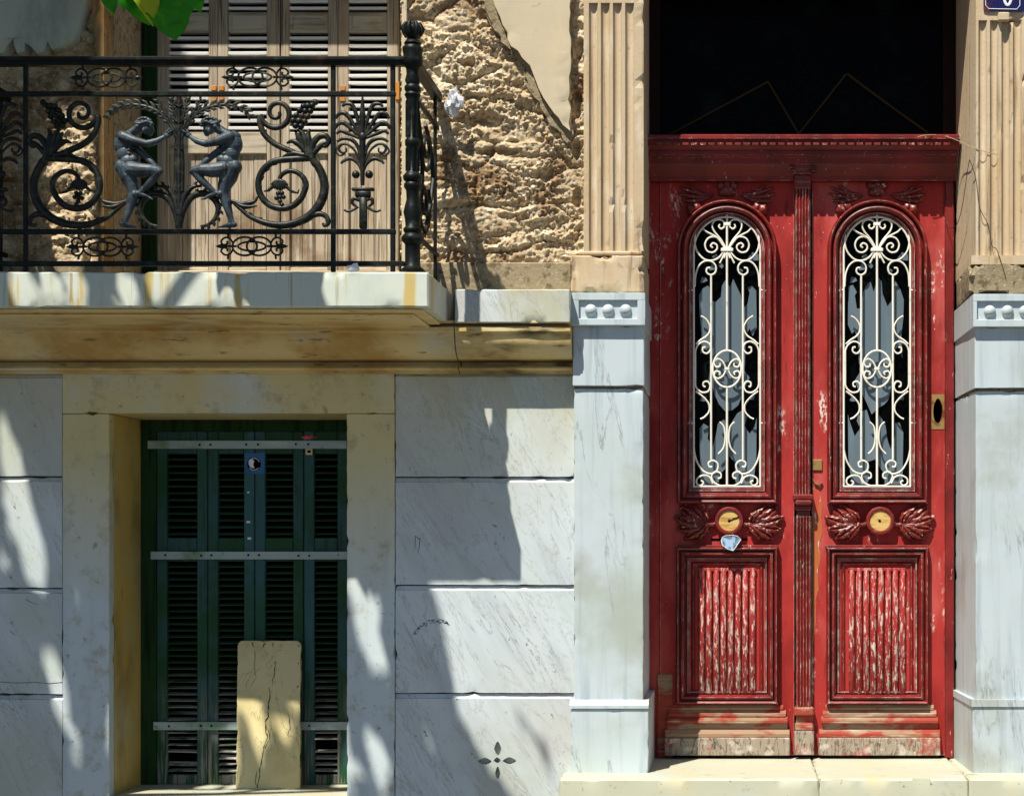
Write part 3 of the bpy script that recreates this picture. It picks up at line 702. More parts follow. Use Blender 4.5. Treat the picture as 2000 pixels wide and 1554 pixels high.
# ------------------------------------------------------------------ crumpled small things
def crumple(c, r, seed, sq=(1, 1, 1), sub=2):
    bm = bmesh.new(); bmesh.ops.create_icosphere(bm, subdivisions=sub, radius=1)
    for v in bm.verts:
        n_ = v.co.normalized(); d = noise.noise(n_ * 1.6 + Vector((seed, 0, 0))) * .8 + noise.noise(n_ * 3 + Vector((0, seed, 0))) * .6
        q = n_ * (1 + d); v.co = Vector((q.x * sq[0], q.y * sq[1], q.z * sq[2])) * r + Vector(c)
    mb = MB(); mb.add([v.co for v in bm.verts], [tuple(v.index for v in f.verts) for f in bm.faces]); bm.free(); return mb
o = obj('candy_wrapper', crumple(P(603, 853.5, SY - .002), .017, 5, (1.5, .5, .6)), 'wrapper')
tag(o, 'tiny crumpled red wrapper stuck above the top iron bar of the green shutters', 'wrapper')

# ------------------------------------------------------------------ leaning board
lb = thing('leaning_board', 'cracked cream yellow board leaning upright against the green shutters on the sill', 'board', P(523, 1540, .2))
def bpt(u, v, d):       # u 0..1 across, v 0..1 up, d thickness
    z = SILL + .001 + v * (WZ(1255) - SILL) * .985 ; y = lerp(.225, .318, v) + d
    a = P(460 + u * 125, 1540, .22).x
    return Vector((a - v * .020, y, z))
ol = []
for (u, v) in ((0, 0), (1, 0), (1, .5), (1, .965), (.985, .985), (.94, 1), (.5, 1.0), (.06, 1), (.02, .988), (0, .965), (0, .5)): ol.append((u, v))
vs = [bpt(u, v, 0) for (u, v) in ol] + [bpt(u, v, .018) for (u, v) in ol]; m = len(ol)
bd = MB().add(vs, [tuple(range(m)), tuple(range(2 * m - 1, m - 1, -1))] + [(i, (i + 1) % m, m + (i + 1) % m, m + i) for i in range(m)])
bo = obj('panel', weather(bd, .02, .0008, .004, .15), 'board', lb, smooth=30)
sc_m = MB()
for (u, v) in ((.15, .965), (.68, .965), (.96, .965)):
    p = bpt(u, v, -.001); sc_m.tube([p, p + Vector((0, -.002, 0))], .006, 8)
obj('screw', sc_m, 'zinc', lb)
ck = MB()
for pts, wd in ((((.50, .68), (.52, .62), (.49, .55), (.50, .50), (.44, .44), (.46, .38), (.50, .35), (.43, .28), (.40, .2), (.36, .1), (.33, 0.01)), .0030), (((.46, .42), (.53, .37), (.50, .32), (.45, .27)), .002),
                (((.26, .93), (.29, .76)), .0013), (((.60, .86), (.58, .76), (.55, .70)), .0018), (((.82, .5), (.84, .40), (.80, .36)), .0018), (((.33, .12), (.30, .05), (.34, 0.01)), .002), (((.42, .985), (.41, .955)), .003), (((.55, .985), (.56, .96)), .0022), (((.22, .99), (.26, .96)), .003)):
    q = []; rr = random.Random(len(pts))
    for i in range(len(pts) - 1):
        for j in range(4):
            t = j / 4; q.append(bpt(lerp(pts[i][0], pts[i + 1][0], t) + rr.uniform(-.012, .012), lerp(pts[i][1], pts[i + 1][1], t), -.0006))
    q.append(bpt(*pts[-1], -.0006))
    ck.tube(q, [wd * .7 * rr.uniform(.3, 1.3) for _ in q], 5, flat=.3, flatdir=(0, 1, 0))
obj('crack', ck, 'dark', lb)

# ------------------------------------------------------------------ string course and balcony slab
scs = thing('string_course', 'stained moulded marble string course running under the balcony to the pilaster', 'string course', (WX(600), -.08, WZ(725)))
def zc(py): return P(0, py, -.1).z
prof = [(.05, zc(630)), (-.165, zc(630)), (-.165, zc(634.5)), (-.095, zc(635)), (-.095, zc(641.5)), (-.158, zc(642)), (-.158, zc(650))]
for i in range(9):
    t = i / 8; prof.append((-.052 - .092 * math.cos(t * math.pi / 2), zc(653 + 47 * math.sin(t * math.pi / 2))))
prof += [(.015, zc(701.5)), (.018, zc(713)), (-.050, zc(713.5)), (-.060, zc(717)), (-.052, zc(720.5)), (-.02, zc(721.5)), (-.02, zc(725.5)), (.05, zc(725.5))]
rp = random.Random(3)
def cornice_part(px0, px1, seed):
    mb = MB(); nseg = max(2, int((px1 - px0) / 18)); vs = []; fs = []; k = len(prof)
    for i in range(nseg + 1):
        x = WX(lerp(px0, px1, i / nseg))
        for j, (y, z) in enumerate(prof):
            am = .0022 if 1 < j < k - 1 else 0
            vs.append((x, y + am * noise.noise(Vector((x * 9, z * 30, seed))), z + am * .6 * noise.noise(Vector((x * 7, z * 22, seed + 5)))))
    for i in range(nseg):
        for j in range(k): fs.append((i * k + j, i * k + (j + 1) % k, (i + 1) * k + (j + 1) % k, (i + 1) * k + j))
    fs += [tuple(range(k)), tuple(nseg * k + j for j in range(k))]
    return mb.add(vs, fs)
for (a, b) in ((-700, -40), (-39, 898.2), (900.4, 1121)):
    obj('moulding_stone', cornice_part(a, b, a), 'cornice', scs, smooth=35)
obj('band_stone', weather(MB().bp(888, 565, 1113, 630, -.17, .05, .004)), 'marble', scs, smooth=30)
obj('band_stone', MB().bp(-700, 565, -30, 630, -.17, .05, .004), 'marble', scs)

bal = thing('balcony', 'projecting marble balcony slab streaked with rust above the lower window', 'balcony', P(350, 600, -.3))
sl_ = MB().bp(-137, 531, 837, 600, -.57, .06, .006)
obj('slab', weather(sl_, .05, .0014, .008), 'slab', bal, smooth=30)
zb = P(0, 600, -.57).z
xa, xb = P(-137, 0, -.57).x, P(837, 0, -.57).x
lip = MB().box(xa + .03, xb - .03, -.54, -.02, zb - .012, zb - .0003, .004)
obj('drip_moulding', lip, 'cornice', bal)
lip = MB().box(xa + .075, xb - .075, -.495, -.02, zb - .026, zb - .0122, .006)
obj('drip_moulding', lip, 'cornice', bal)

# ------------------------------------------------------------------ pilasters
def halfball(mb, px, py, r, Yf):
    c = P(px, py, Yf); k = K(Yf)
    mb.ell(c, r * k, .024, r * k, nu=16, nv=10)
pi_ = thing('pilaster', 'left pilaster beside the rubble wall: fluted tan shaft over grey streaked marble', 'pilaster', (WX(1190), 0, STEPZ), 'pilasters flanking the door')
BK = .43
def pbox(px0, px1, py0, py1, yf, c=.003, yb=BK): return MB().bp(px0, py0, px1, py1, yf, yb, c)
obj('plinth', weather(pbox(1114.5, 1266.5, 1383, 1516, -.075), .04, .0010, .005), 'marble_pier', pi_, smooth=30)
obj('base_moulding', MB().xprof([(-.058, P(0, 1366, -.06).z), (-.074, P(0, 1371, -.06).z), (-.082, P(0, 1376, -.07).z), (-.082, P(0, 1382.6, -.075).z), (BK, P(0, 1382.6, -.075).z), (BK, P(0, 1366, -.06).z)], P(1113, 0, -.07).x, P(1267, 0, -.07).x), 'marble_pier', pi_)
obj('shaft', weather(pbox(1121, 1256.5, 759, 1369, -.055), .04, .0010, .005), 'marble_pier', pi_, smooth=30)
obj('neck', weather(pbox(1118.5, 1258, 636, 753.5, -.07), .04, .0010, .005), 'marble_pier', pi_, smooth=30)
obj('joint', pbox(1122, 1255, 753, 760, -.045, 0), 'mortar', pi_)
def capital(parent, x0, x1, rx0, rx1, balls, left_splay=None):
    Yf = -.10
    cp = MB()
    cp.bp(x0, 572, x1, 586, Yf, -.084, .002); cp.bp(x0, 622, x1, 635, Yf, -.084, .002)
    cp.bp(x0, 585.8, rx0, 622.2, Yf + .0004, -.084); cp.bp(rx1, 585.8, x1, 622.2, Yf + .0004, -.084)
    a = P(x0, 572, Yf); b = P(x1, 635, Yf)
    cp.box(a.x, b.x, -.0845, BK, b.z, a.z)
    cap = obj('capital', cp, 'marble_pier', parent, weld=False)
    for x in balls:
        hb = MB(); halfball(hb, x, 606, 12, -.0845)
        obj('boss', hb, 'marble_pier', cap, smooth=180)
capital(pi_, 1116, 1260, 1130, 1245, (1154, 1188, 1222))
obj('block', weather(MB().bp(1114.5, 499, 1257, 571, -.045, BK, .006), .03, .002, .012, .15), 'flute', pi_, smooth=30)
obj('moulding', MB().bp(1131, 490, 1254, 498.6, -.035, BK, .006), 'flute', pi_)
def fluted(px0, px1, starts, fw, ytop, ybot, Yf, dep=.021):
    """plan section with round grooves, extruded between two heights; px on plane Yf"""
    X = lambda p: P(p, 0, Yf).x
    pts = [(X(px0), BK), (X(px0), Yf)]
    for s_ in starts:
        for i in range(9):
            t = i / 8; a = math.pi * t
            pts.append((X(s_ + fw * t), Yf + dep * (math.sin(a) ** .5 if 0 < t < 1 else 0)))
    pts += [(X(px1), Yf), (X(px1), BK)]
    return MB().plan(pts, P(0, ybot, Yf).z, P(0, ytop, Yf).z)
fl = fluted(1140, 1257, (1150, 1173.5, 1197, 1221), 18, 6, 490.3, -.025)
fl.bp(1140, -180, 1257, 5.9, -.025, BK)
obj('fluted_shaft', weather(fl, .05, .0005, .009, .52), 'flute', pi_)
# right pilaster, inner face slightly splayed towards the door
pr = thing('pilaster', 'right pilaster by the house number plate: fluted tan shaft over bluish marble', 'pilaster', (WX(1990), 0, STEPZ), 'pilasters flanking the door')
XR = WX(2160); XB = P(1867, 0, .42).x
def splay(px_front, Yf, py0, py1, off=0.0):
    xf = P(px_front, 0, Yf).x
    z1, z0 = P(0, py0, Yf).z, P(0, py1, Yf).z
    return MB().plan([(xf + .004, Yf), (XR, Yf), (XR, BK), (XB - off, BK), (xf, Yf + .004)], z0, z1)
obj('plinth', weather(splay(1900, -.075, 1380, 1513, .012), .04, .0010, .005), 'marble_pier', pr, smooth=30)
obj('base_moulding', splay(1898, -.082, 1366, 1379.5, .016), 'marble_pier', pr)
obj('shaft', weather(splay(1906, -.055, 764, 1366, 0), .04, .0010, .005), 'marble_pier', pr, smooth=30)
obj('neck', weather(splay(1904, -.07, 640, 757, .004), .04, .0010, .005), 'marble_pier', pr, smooth=30)
obj('joint', splay(1910, -.045, 756.5, 765, -.004), 'mortar', pr)
cp = MB(); Yf = -.10
cp.bp(1901, 574, 2150, 588, Yf, -.084, .002); cp.bp(1901, 624, 2150, 638, Yf, -.084, .002); cp.bp(1901, 587.8, 1908, 624.2, Yf + .0004, -.084)
zt, zbm = P(0, 574, Yf).z, P(0, 638, Yf).z
cp.plan([(P(1901, 0, Yf).x, -.0845), (XR, -.0845), (XR, BK), (XB - .010, BK)], zbm, zt)
cap = obj('capital', cp, 'marble_pier', pr, weld=False)
for x in (1933, 1967.5, 2002, 2036):
    hb = MB(); halfball(hb, x, 608, 12, -.0845); obj('boss', hb, 'marble_pier', cap, smooth=180)
obj('block', weather(splay(1893, -.04, 517, 573, .0), .02, .006, .02, .0), 'mortar', pr, smooth=30)
obj('moulding', splay(1897, -.035, 499, 516, .0), 'flute', pr)
X = lambda p: P(p, 0, -.025).x
pts = [(XB, BK), (X(1906), -.025)]
for s_ in (1911, 1933.5, 1956, 1978.5, 2001, 2024):
    for i in range(9):
        t = i / 8; pts.append((X(s_ + 17 * t), -.025 + .021 * (math.sin(math.pi * t) ** .5 if 0 < t < 1 else 0)))
pts += [(XR, -.025), (XR, BK)]
fl = MB().plan(pts, P(0, 499.6, -.025).z, P(0, 40, -.025).z)
fl.plan([(XB, BK), (X(1906), -.025), (XR, -.025), (XR, BK)], P(0, 39.9, -.025).z, WZ(-180))
obj('fluted_shaft', weather(fl, .05, .0005, .009, .52), 'flute', pr)

# ------------------------------------------------------------------ doorstep
ds = thing('doorstep', 'pale marble doorstep of three slabs under the red double door', 'doorstep', (WX(1560), -.1, STEPZ - .17))
xs = [1090, 1600, 1893, 2200]
for i in range(3):
    a, b = P(xs[i], 0, -.25).x, P(xs[i + 1], 0, -.25).x
    obj('marble_slab', weather(MB().box(a + .001, b - .001, -.25, .46, STEPZ - .17, STEPZ, .008), .04, .0015, .008, .2, i), 'step', ds, smooth=30)
for i in range(3):
    obj('riser_block', MB().box(P(xs[0], 0, -.25).x - .0 * i, WX(2200), -.25 - .28 * (i + 1) + .28, .05, STEPZ - .17 - .155 * (i + 1) + .002, STEPZ - .172 - .155 * i, .008), 'step', ds)

# ------------------------------------------------------------------ the red double door
DY = .42
dr = thing('double_door', 'worn red double door with arched grilles, carved cornice and dark transom', 'door', (WX(1565), DY, STEPZ))
KD = K(DY)
def DP(px, py): p = P(px, py, DY); return (p.x, p.z)
# frame posts and threshold
obj('frame_post', MB().bp(1266, 280, 1289, 1484, DY + .005, DY + .05, .004), 'red', dr)
obj('frame_post', MB().bp(1845.5, 345, 1864, 1480, DY - .02, DY + .05, .006), 'red_trim', dr)
fpz = MB().bp(1284, 1316, 1314, 1478, DY - .004, DY + .02, .002)
obj('repair_patch', fpz, 'bare', dr)

def archpath(cx, cy, rx, ybot, n=22):
    """clockwise from bottom left, up, over, down to bottom right; world xz"""
    pts = [(cx - rx, ybot)] + [(cx - rx, lerp(ybot, cy, .5))] + [(cx + rx * math.cos(math.pi - math.pi * i / n), cy - rx * math.sin(math.pi * i / n)) for i in range(n + 1)] + [(cx + rx, lerp(ybot, cy, .5)), (cx + rx, ybot)]
    return [DP(*p) for p in pts]
def rectpath(x0, y0, x1, y1): return [DP(x0, y1), DP(x0, y0), DP(x1, y0), DP(x1, y1)]
def moulding(parent, name, path, width, h0, h1, mat, closed=True, kind='ogee'):
    """raised or sunk moulding lying along a path: offset runs inward"""
    w_ = width * KD
    if kind == 'ogee': pr_ = [(0, DY + .01), (0, DY - h0 - h1 * .5), (-w_ * .06, DY - h0 - h1 * .9), (-w_ * .14, DY - h0 - h1), (-w_ * .24, DY - h0 - h1 * .9), (-w_ * .29, DY - h0 - h1 * .3), (-w_ * .37, DY - h0 - h1 * .25), (-w_ * .42, DY - h0 - h1 * .7), (-w_ * .55, DY - h0 - h1 * .78), (-w_ * .70, DY - h0 - h1 * .45), (-w_ * .76, DY - h0 + .002), (-w_ * .84, DY - h0 + .003), (-w_ * .87, DY - h0 - h1 * .25), (-w_ * .97, DY - h0 - h1 * .2), (-w_, DY + .03)]
    else: pr_ = [(0, DY + .02), (0, DY - h0), (-w_ * .5, DY - h0 - h1), (-w_, DY - h0), (-w_, DY + .02)]
    return obj(name, MB().sweep(path, pr_, closed, -1), mat, parent, smooth=40)
def T(pts, r, Y, mb, cx, flip, n=7):
    """grille bar from px offsets; mirrored when flip"""
    q = [P(cx + (-p[0] if flip else p[0]), p[1], Y) for p in pts]
    mb.tube(q, r, n)

def acanthus(mb, cx, cy, sx, Y):
    """carved leaf spray leaving the rosette sideways; sx = +-1"""
    k = KD
    def W(u, v, d): p = P(cx + sx * u, cy + v, Y); return Vector((p.x, Y - d, p.z))
    # stem
    mb.tube([W(20, 4, .012), W(34, 8, .016), W(48, 6, .018), (W(60, 2, .018))], [.011, .010, .012, .010], 8)
    lobes = [((46, 6), (62, -14), (76, -30), 9), ((48, 6), (72, -8), (92, -26), 10), ((50, 6), (78, 2), (103, -6), 10), ((48, 8), (76, 14), (98, 16), 9), ((44, 9), (66, 22), (84, 34), 9), ((40, 9), (52, 22), (64, 38), 7), ((42, 4), (48, -10), (60, -20), 6)]
    for (a, b, c, wd) in lobes:
        pts = cr([a, b, c], 7); m_ = len(pts); vs = []; fs = []
        for i in range(m_):
            t = i / (m_ - 1); p0 = pts[max(0, i - 1)]; p1 = pts[min(m_ - 1, i + 1)]
            tn = (p1 - p0).normalized(); nr = Vector((-tn.y, tn.x))
            w_ = wd * 1.15 * (.30 + .80 * math.sin(math.pi * min(1, .10 + t * .84))) * (1 + .16 * math.cos(t * 24)) * (.1 if i == m_ - 1 else 1)
            lift = .010 + .022 * math.sin(math.pi * (.15 + .75 * t))
            for (o, d) in ((-1, -.012), (-.72, .004), (-.36, .007), (0, -.006), (.36, .007), (.72, .004), (1, -.012)):
                vs.append(W(pts[i].x + nr.x * o * w_, pts[i].y + nr.y * o * w_, max(0, lift + d)))
        for i in range(m_ - 1):
            for j in range(6): fs.append((i * 7 + j, i * 7 + j + 1, (i + 1) * 7 + j + 1, (i + 1) * 7 + j))
        mb.add(vs, fs)
        e_ = W(c[0], c[1], .012); mb.ell(e_, wd * .55 * k, .010, wd * .55 * k, nu=8, nv=6)

def leaf_door(off, lx0, lx1, flipside, mirror_label):
    """off: px shift relative to the right-hand leaf (0)"""
    cx = 1713 + off
    leaf = thing('door_leaf', '', '', (0, 0, 0)); del leaf['label']; del leaf['category']
    leaf.parent = dr; leaf.matrix_parent_inverse = Matrix.Translation(-Vector(LOC[dr.name]))
    # boards : frame of the leaf with arched and square openings
    outer = [DP(lx0, 350), DP(lx1, 350), DP(lx1, 1474), DP(lx0, 1474)]
    hole = archpath(cx, 490, 69, 955)
    holes = [outer, hole]
    if off == 0:
        key = [DP(1832 + 9.5 * math.cos(a) , 803 + 24 * math.sin(a) * (1 + .06 * math.sin(3 * a))) for a in [2 * math.pi * i / 18 for i in range(18)]]
        holes.append(key)
    body = MB().loops(holes, DY, DY + .045)
    obj('panel_board', body, 'red', leaf)
    if off == 0:
        kp = MB().loops([[DP(1820, 770), DP(1846, 770), DP(1845, 838), DP(1819, 838)], key], DY - .0022, DY - .0004)
        obj('lock_plate', kp, 'brass', leaf)
    # arched moulding, outside line at +-97
    moulding(leaf, 'arch_moulding', archpath(cx, 490, 98, 984), 29, .004, .046, 'red_trim')
    moulding(leaf, 'glazing_bead', archpath(cx, 490, 72, 957), 6, .002, .006, 'red_trim', kind='bead')
    # bottom bead of window, raised sill
    obj('window_sill', MB().bp(cx - 78, 962, cx + 78, 972, DY - .030, DY, .004), 'red_trim', leaf)
    # glass behind
    obj('pane', MB().loops([archpath(cx, 490, 70, 956)], DY + .034, DY + .037), 'glass', leaf)
    fr_ = [(-54, 610), (-55, 575), (-48, 562), (-38, 556), (-34, 560), (-33, 585), (-22, 588), (-12, 578), (-10, 556), (-3, 545), (6, 560), (12, 543), (18, 556), (27, 575), (32, 600), (40, 592), (44, 570), (40, 560), (48, 556), (57, 566), (58, 640), (50, 655), (44, 640), (38, 650), (36, 690), (34, 722), (44, 736), (36, 756), (30, 770), (22, 790), (10, 800), (-4, 802), (-16, 788), (-24, 770), (-30, 752), (-36, 740), (-32, 715), (-34, 690), (-44, 680), (-52, 690), (-50, 650)]
    fr2 = [(-52, 952), (-54, 835), (-46, 826), (-36, 832), (-38, 856), (-28, 870), (-22, 850), (-18, 826), (-6, 818), (4, 834), (10, 822), (20, 806), (36, 796), (40, 812), (34, 830), (44, 846), (54, 832), (58, 815), (57, 900), (50, 952), (20, 952), (14, 930), (18, 905), (4, 890), (-4, 915), (-14, 925), (-18, 952)]
    fb = MB()
    for q in (fr_, fr2):
        fb.loops([[DP(cx + (x if off else -x * .97), y + (0 if off else 9 * math.sin(x * .2))) for (x, y) in q]], DY + .024, DY + .027)
    for (x, y, r_, a) in ((-27, 520, 9, .3), (-22, 500, 7, 1), (52, 500, 12, .6), (26, 528, 7, 2), (-12, 517, 6, 1.3), (-46, 545, 8, .2), (-46, 778, 8, .5), (48, 775, 7, .9), (18, 768, 6, .4)):
        fb.loops([[DP(cx + x + r_ * math.cos(a + b) * f_, y + r_ * math.sin(a + b) * f_) for (b, f_) in ((0, 1), (1.2, .6), (2.2, 1.1), (3.9, .8), (5.2, .9))]], DY + .0242, DY + .0268)
    obj('broken_frosted_pane', fb, 'frost', leaf)
    # white wrought grille
    gr = thing('grille', '', '', (0, 0, 0)); del gr['label']; del gr['category']
    gr.parent = leaf
    GY = DY - .004; rb = 2.1 * KD; ra = 1.8 * KD
    mb = MB()
    T(arc(0, 490, 65, 66, 180, 360, 24), rb * .9, GY, mb, cx, False)
    for s_ in (1, -1): T([(65 * s_, 490), (65 * s_, 950)], rb, GY, mb, cx, False)
    T([(-66, 950), (66, 950)], rb, GY, mb, cx, False)
    T([(0, 416), (0, 684)], rb * 1.1, GY, mb, cx, False); T([(0, 757), (0, 950)], rb * 1.1, GY, mb, cx, False)
    for s_ in (1, -1):
        T([(31 * s_, 536), (31 * s_, 897)], rb, GY, mb, cx, False)
        T([(65 * s_, 566), (75 * s_, 568)], ra, GY, mb, cx, False); T([(65 * s_, 826), (75 * s_, 826)], ra, GY, mb, cx, False)
    obj('bar_frame', mb, 'white_iron', leaf, smooth=60)
    bpy.data.objects.remove(gr)
    sm_ = MB()
    for flip in (False, True):
        curves = [
            cr([(3, 484), (12, 468), (25, 452), (29, 440), (24, 431), (13, 429), (6, 434), (5, 442), (11, 447), (16, 443), (14, 438)], 5),                       # heart top
            cr([(4, 485), (18, 466), (28, 459), (40, 453), (46, 447)], 5),                                                                                      # feeler
            cr([(5, 487), (10, 474), (22, 463), (36, 465), (43, 477), (39, 490), (28, 493), (20, 487), (20, 479), (27, 475), (32, 480), (28, 484)], 5),           # small volute
            cr([(62, 455), (63, 474), (58, 492), (45, 506), (30, 509), (16, 503), (6, 491)], 5),                                                                 # big bow
            [(4, 494), (14, 514)], [(2, 494), (6, 504)],
            cr([(63, 560), (61, 535), (54, 518), (43, 510), (30, 511), (22, 520), (23, 532), (32, 537), (40, 532), (39, 524), (33, 523)], 5),                      # second volute
            cr([(51, 617), (40, 625), (33, 640), (38, 654), (52, 664), (61, 672)], 5),
            cr([(63, 690), (58, 675), (46, 667), (35, 671), (32, 682), (39, 690), (47, 687), (47, 679), (42, 678)], 5),
            [(62, 685), (62, 750)],
            cr([(63, 742), (60, 757), (49, 766), (37, 764), (33, 754), (38, 745), (46, 747), (46, 754), (42, 755)], 5),
            cr([(61, 764), (48, 774), (36, 788), (35, 803), (44, 814), (52, 818)], 5),
            cr([(2, 720), (8, 707), (18, 701), (25, 707), (22, 716), (14, 715), (14, 709)], 5), cr([(2, 722), (8, 734), (18, 739), (25, 734), (22, 725), (14, 727), (15, 732)], 5),
            cr([(15, 824), (7, 832), (4, 846), (4, 862), (8, 876), (17, 886)], 5),
            cr([(65, 876), (60, 898), (48, 918), (32, 925), (20, 919), (18, 906), (27, 899), (36, 903), (35, 911), (29, 911)], 5),
            cr([(1, 948), (14, 948), (26, 941), (30, 929), (23, 921), (13, 924), (12, 932), (18, 934)], 5),
            cr([(28, 944), (34, 932), (46, 928), (58, 934), (59, 944), (51, 948), (46, 942), (51, 938)], 5)]
        for q in curves: T(q, ra, GY - .001, sm_, cx, flip, 6)
    T(arc(0, 720.5, 28, 36, 0, 360, 32), rb, GY - .001, sm_, cx, False)
    obj('scrollwork', sm_, 'white_iron', leaf, smooth=60)
    cl = MB(); cl.bp(cx - 12, 484, cx + 12, 491, GY - .008, GY + .006, .003); cl.bp(cx - 7, 434, cx + 7, 441, GY - .006, GY + .005, .003); cl.bp(cx - 5, 717, cx + 5, 723, GY - .006, GY + .005, .003)
    obj('collar', cl, 'white_iron', leaf)
    # carved spray over the arch
    cv = MB()
    for sx in (-1, 1):
        for (x0_, y0_, x1_, y1_, r0) in ((26, 381, 92, 366, 3), (30, 384, 96, 378, 3), (34, 386, 88, 392, 3.4), (40, 382, 74, 362, 3), (62, 400, 80, 412, 9), (52, 396, 66, 408, 8)):
            q = cr([(cx + sx * x0_, y0_), (cx + sx * (x0_ + x1_) / 2, (y0_ + y1_) / 2 + 4), (cx + sx * x1_, y1_)], 5)
            cv.tube([P(p.x, p.y, DY - .006) for p in q], [r0 * KD * (.5 + math.sin(math.pi * i / (len(q) - 1))) for i in range(len(q))], 6)
    for (x, y, r0) in ((0, 372, 13), (-13, 362, 9), (13, 362, 9), (-10, 376, 8), (10, 376, 8), (0, 360, 8)):
        cv.ell(P(cx + x, y, DY - .004), r0 * KD, .014, r0 * KD, nu=10, nv=7)
    obj('carved_spray', cv, 'red_carve', leaf, smooth=60)
    # rosette with missing knob
    mx, my = (1718 + off + (-1 if off else 0)), 1017
    c = P(mx, my, DY)
    def disc(mb, prof):
        n = 28; vs = []; fs = []
        for (r_, d) in prof:
            for j in range(n): vs.append((c.x + r_ * KD * math.cos(2 * math.pi * j / n), DY - d, c.z + r_ * KD * math.sin(2 * math.pi * j / n)))
        for i in range(len(prof) - 1):
            for j in range(n): fs.append((i * n + j, i * n + (j + 1) % n, (i + 1) * n + (j + 1) % n, (i + 1) * n + j))
        fs.append(tuple((len(prof) - 1) * n + j for j in range(n))); mb.add(vs, fs)
    rs = MB(); disc(rs, [(28, -.005), (28, .036), (27, .043), (24, .046), (21.5, .045), (20.5, .040), (20.5, .034)])
    ro = obj('rosette', rs, 'red_trim', leaf, smooth=45)
    kc = MB(); disc(kc, [(20.4, .030), (20.4, .0375), (19.6, .039)]); obj('bare_core', kc, 'knobwood', leaf)
    kh = MB(); kh.tube([P(mx, my, DY - .040), P(mx, my, DY - .0385)], 2.8 * KD, 8)
    if off: kh.tube([P(mx, my, DY - .0398), P(mx + 20, my - 9, DY - .0398)], 1.1 * KD, 5)
    obj('spindle_hole', kh, 'dark', leaf)
    ac = MB(); acanthus(ac, mx, my, 1, DY); acanthus(ac, mx, my, -1, DY)
    obj('acanthus_carving', ac, 'red_carve', leaf, smooth=70)
    # lower panel
    px_ = 1713.5 + off
    moulding(leaf, 'panel_moulding', rectpath(px_ - 100, 1067, px_ + 99, 1374), 26, .004, .042, 'red_trim')
    moulding(leaf, 'inner_moulding', rectpath(px_ - 73, 1094, px_ + 73, 1370), 13, -.002, .010, 'red_trim', kind='bead')
    obj('panel_cap', MB().bp(px_ - 101, 1064, px_ + 100, 1072, DY - .034, DY, .003), 'red_trim', leaf)
    hx = P(px_, 0, DY - .006)
    obj('panel_ground', MB().bp(px_ - 74, 1094, px_ + 74, 1372, DY - .0012, DY + .01), 'red', leaf)
    obj('reed_cap', MB().bp(px_ - 57, 1109, px_ + 56, 1115, DY - .018, DY, .002), 'red_reed', leaf)
    for k in range(8):
        x = px_ - 50 + k * 14.2
        a = P(x, 1113, DY - .009); b = P(x, 1352, DY - .009)
        rd = MB(); r0 = 5.6 * KD
        rd.tube([a + Vector((0, .004, .002)), a, b, b + Vector((0, .004, -.006))], [r0 * .8, r0, r0, r0 * .55], 10)
        obj('reed', rd, 'red_reed', leaf, smooth=50)
    # base mouldings, bare wood
    xa_, xb_ = (1297, 1544) if off else (1598, 1838)
    ins = lambda t: (xa_ + t, xb_ - t)
    for (y0, y1, t, d, mt) in ((1376, 1386, 14, .016, 'bare'), (1386.5, 1399, 9, .024, 'bare'), (1399.5, 1412, 6, .034, 'bare'), (1424, 1440, 2, .030, 'bare'), (1440.5, 1475, 1, .040, 'bare_end')):
        a0, a1 = ins(t); z1_, z0_ = P(0, y0, DY - d).z, P(0, y1, DY - d).z
        X0, X1 = P(a0, 0, DY - d).x, P(a1, 0, DY - d).x
        if mt == 'bare':
            mb = MB().xprof([(DY - .001, z1_), (DY - d * .55, z1_ - .001), (DY - d, z0_ + (z1_ - z0_) * .45), (DY - d, z0_ + .002), (DY - d + .003, z0_), (DY - .001, z0_)], X0, X1)
            obj('base_moulding', mb, mt, leaf)
        else:
            kb = obj('kickboard', MB().bp(a0, y0, a1, y1, DY - d, DY, .004), mt, leaf)
    obj('base_fascia', MB().bp(ins(6)[0], 1412.2, ins(6)[1], 1423.8, DY - .012, DY), 'bare', leaf)
    return leaf
leaf_door(-293, 1289.5, 1551, False, 'l')
rl = leaf_door(0, 1586, 1845, True, 'r')
# exposed orange edge on the meeting stile, brass latch and bolt on the right leaf
obj('bare_edge', MB().loops([[DP(*p) for p in ((1587.5, 935), (1598, 940), (1601, 962), (1606, 985), (1604, 1010), (1606, 1040), (1600, 1062), (1603, 1090), (1597, 1118), (1599, 1150), (1593, 1172), (1594, 1210), (1590, 1250), (1587.5, 1262))]], DY - .0016, DY - .0003), 'orange', rl)
obj('latch_plate', MB().bp(1588, 897, 1606, 918, DY - .008, DY - .0005, .002), 'brass', rl)
obj('latch_hook', MB().tube([P(1589, 936, DY - .004), P(1592, 944, DY - .009), P(1600, 947, DY - .010), P(1606, 942, DY - .006)], .005, 6), 'brass', rl, smooth=60)
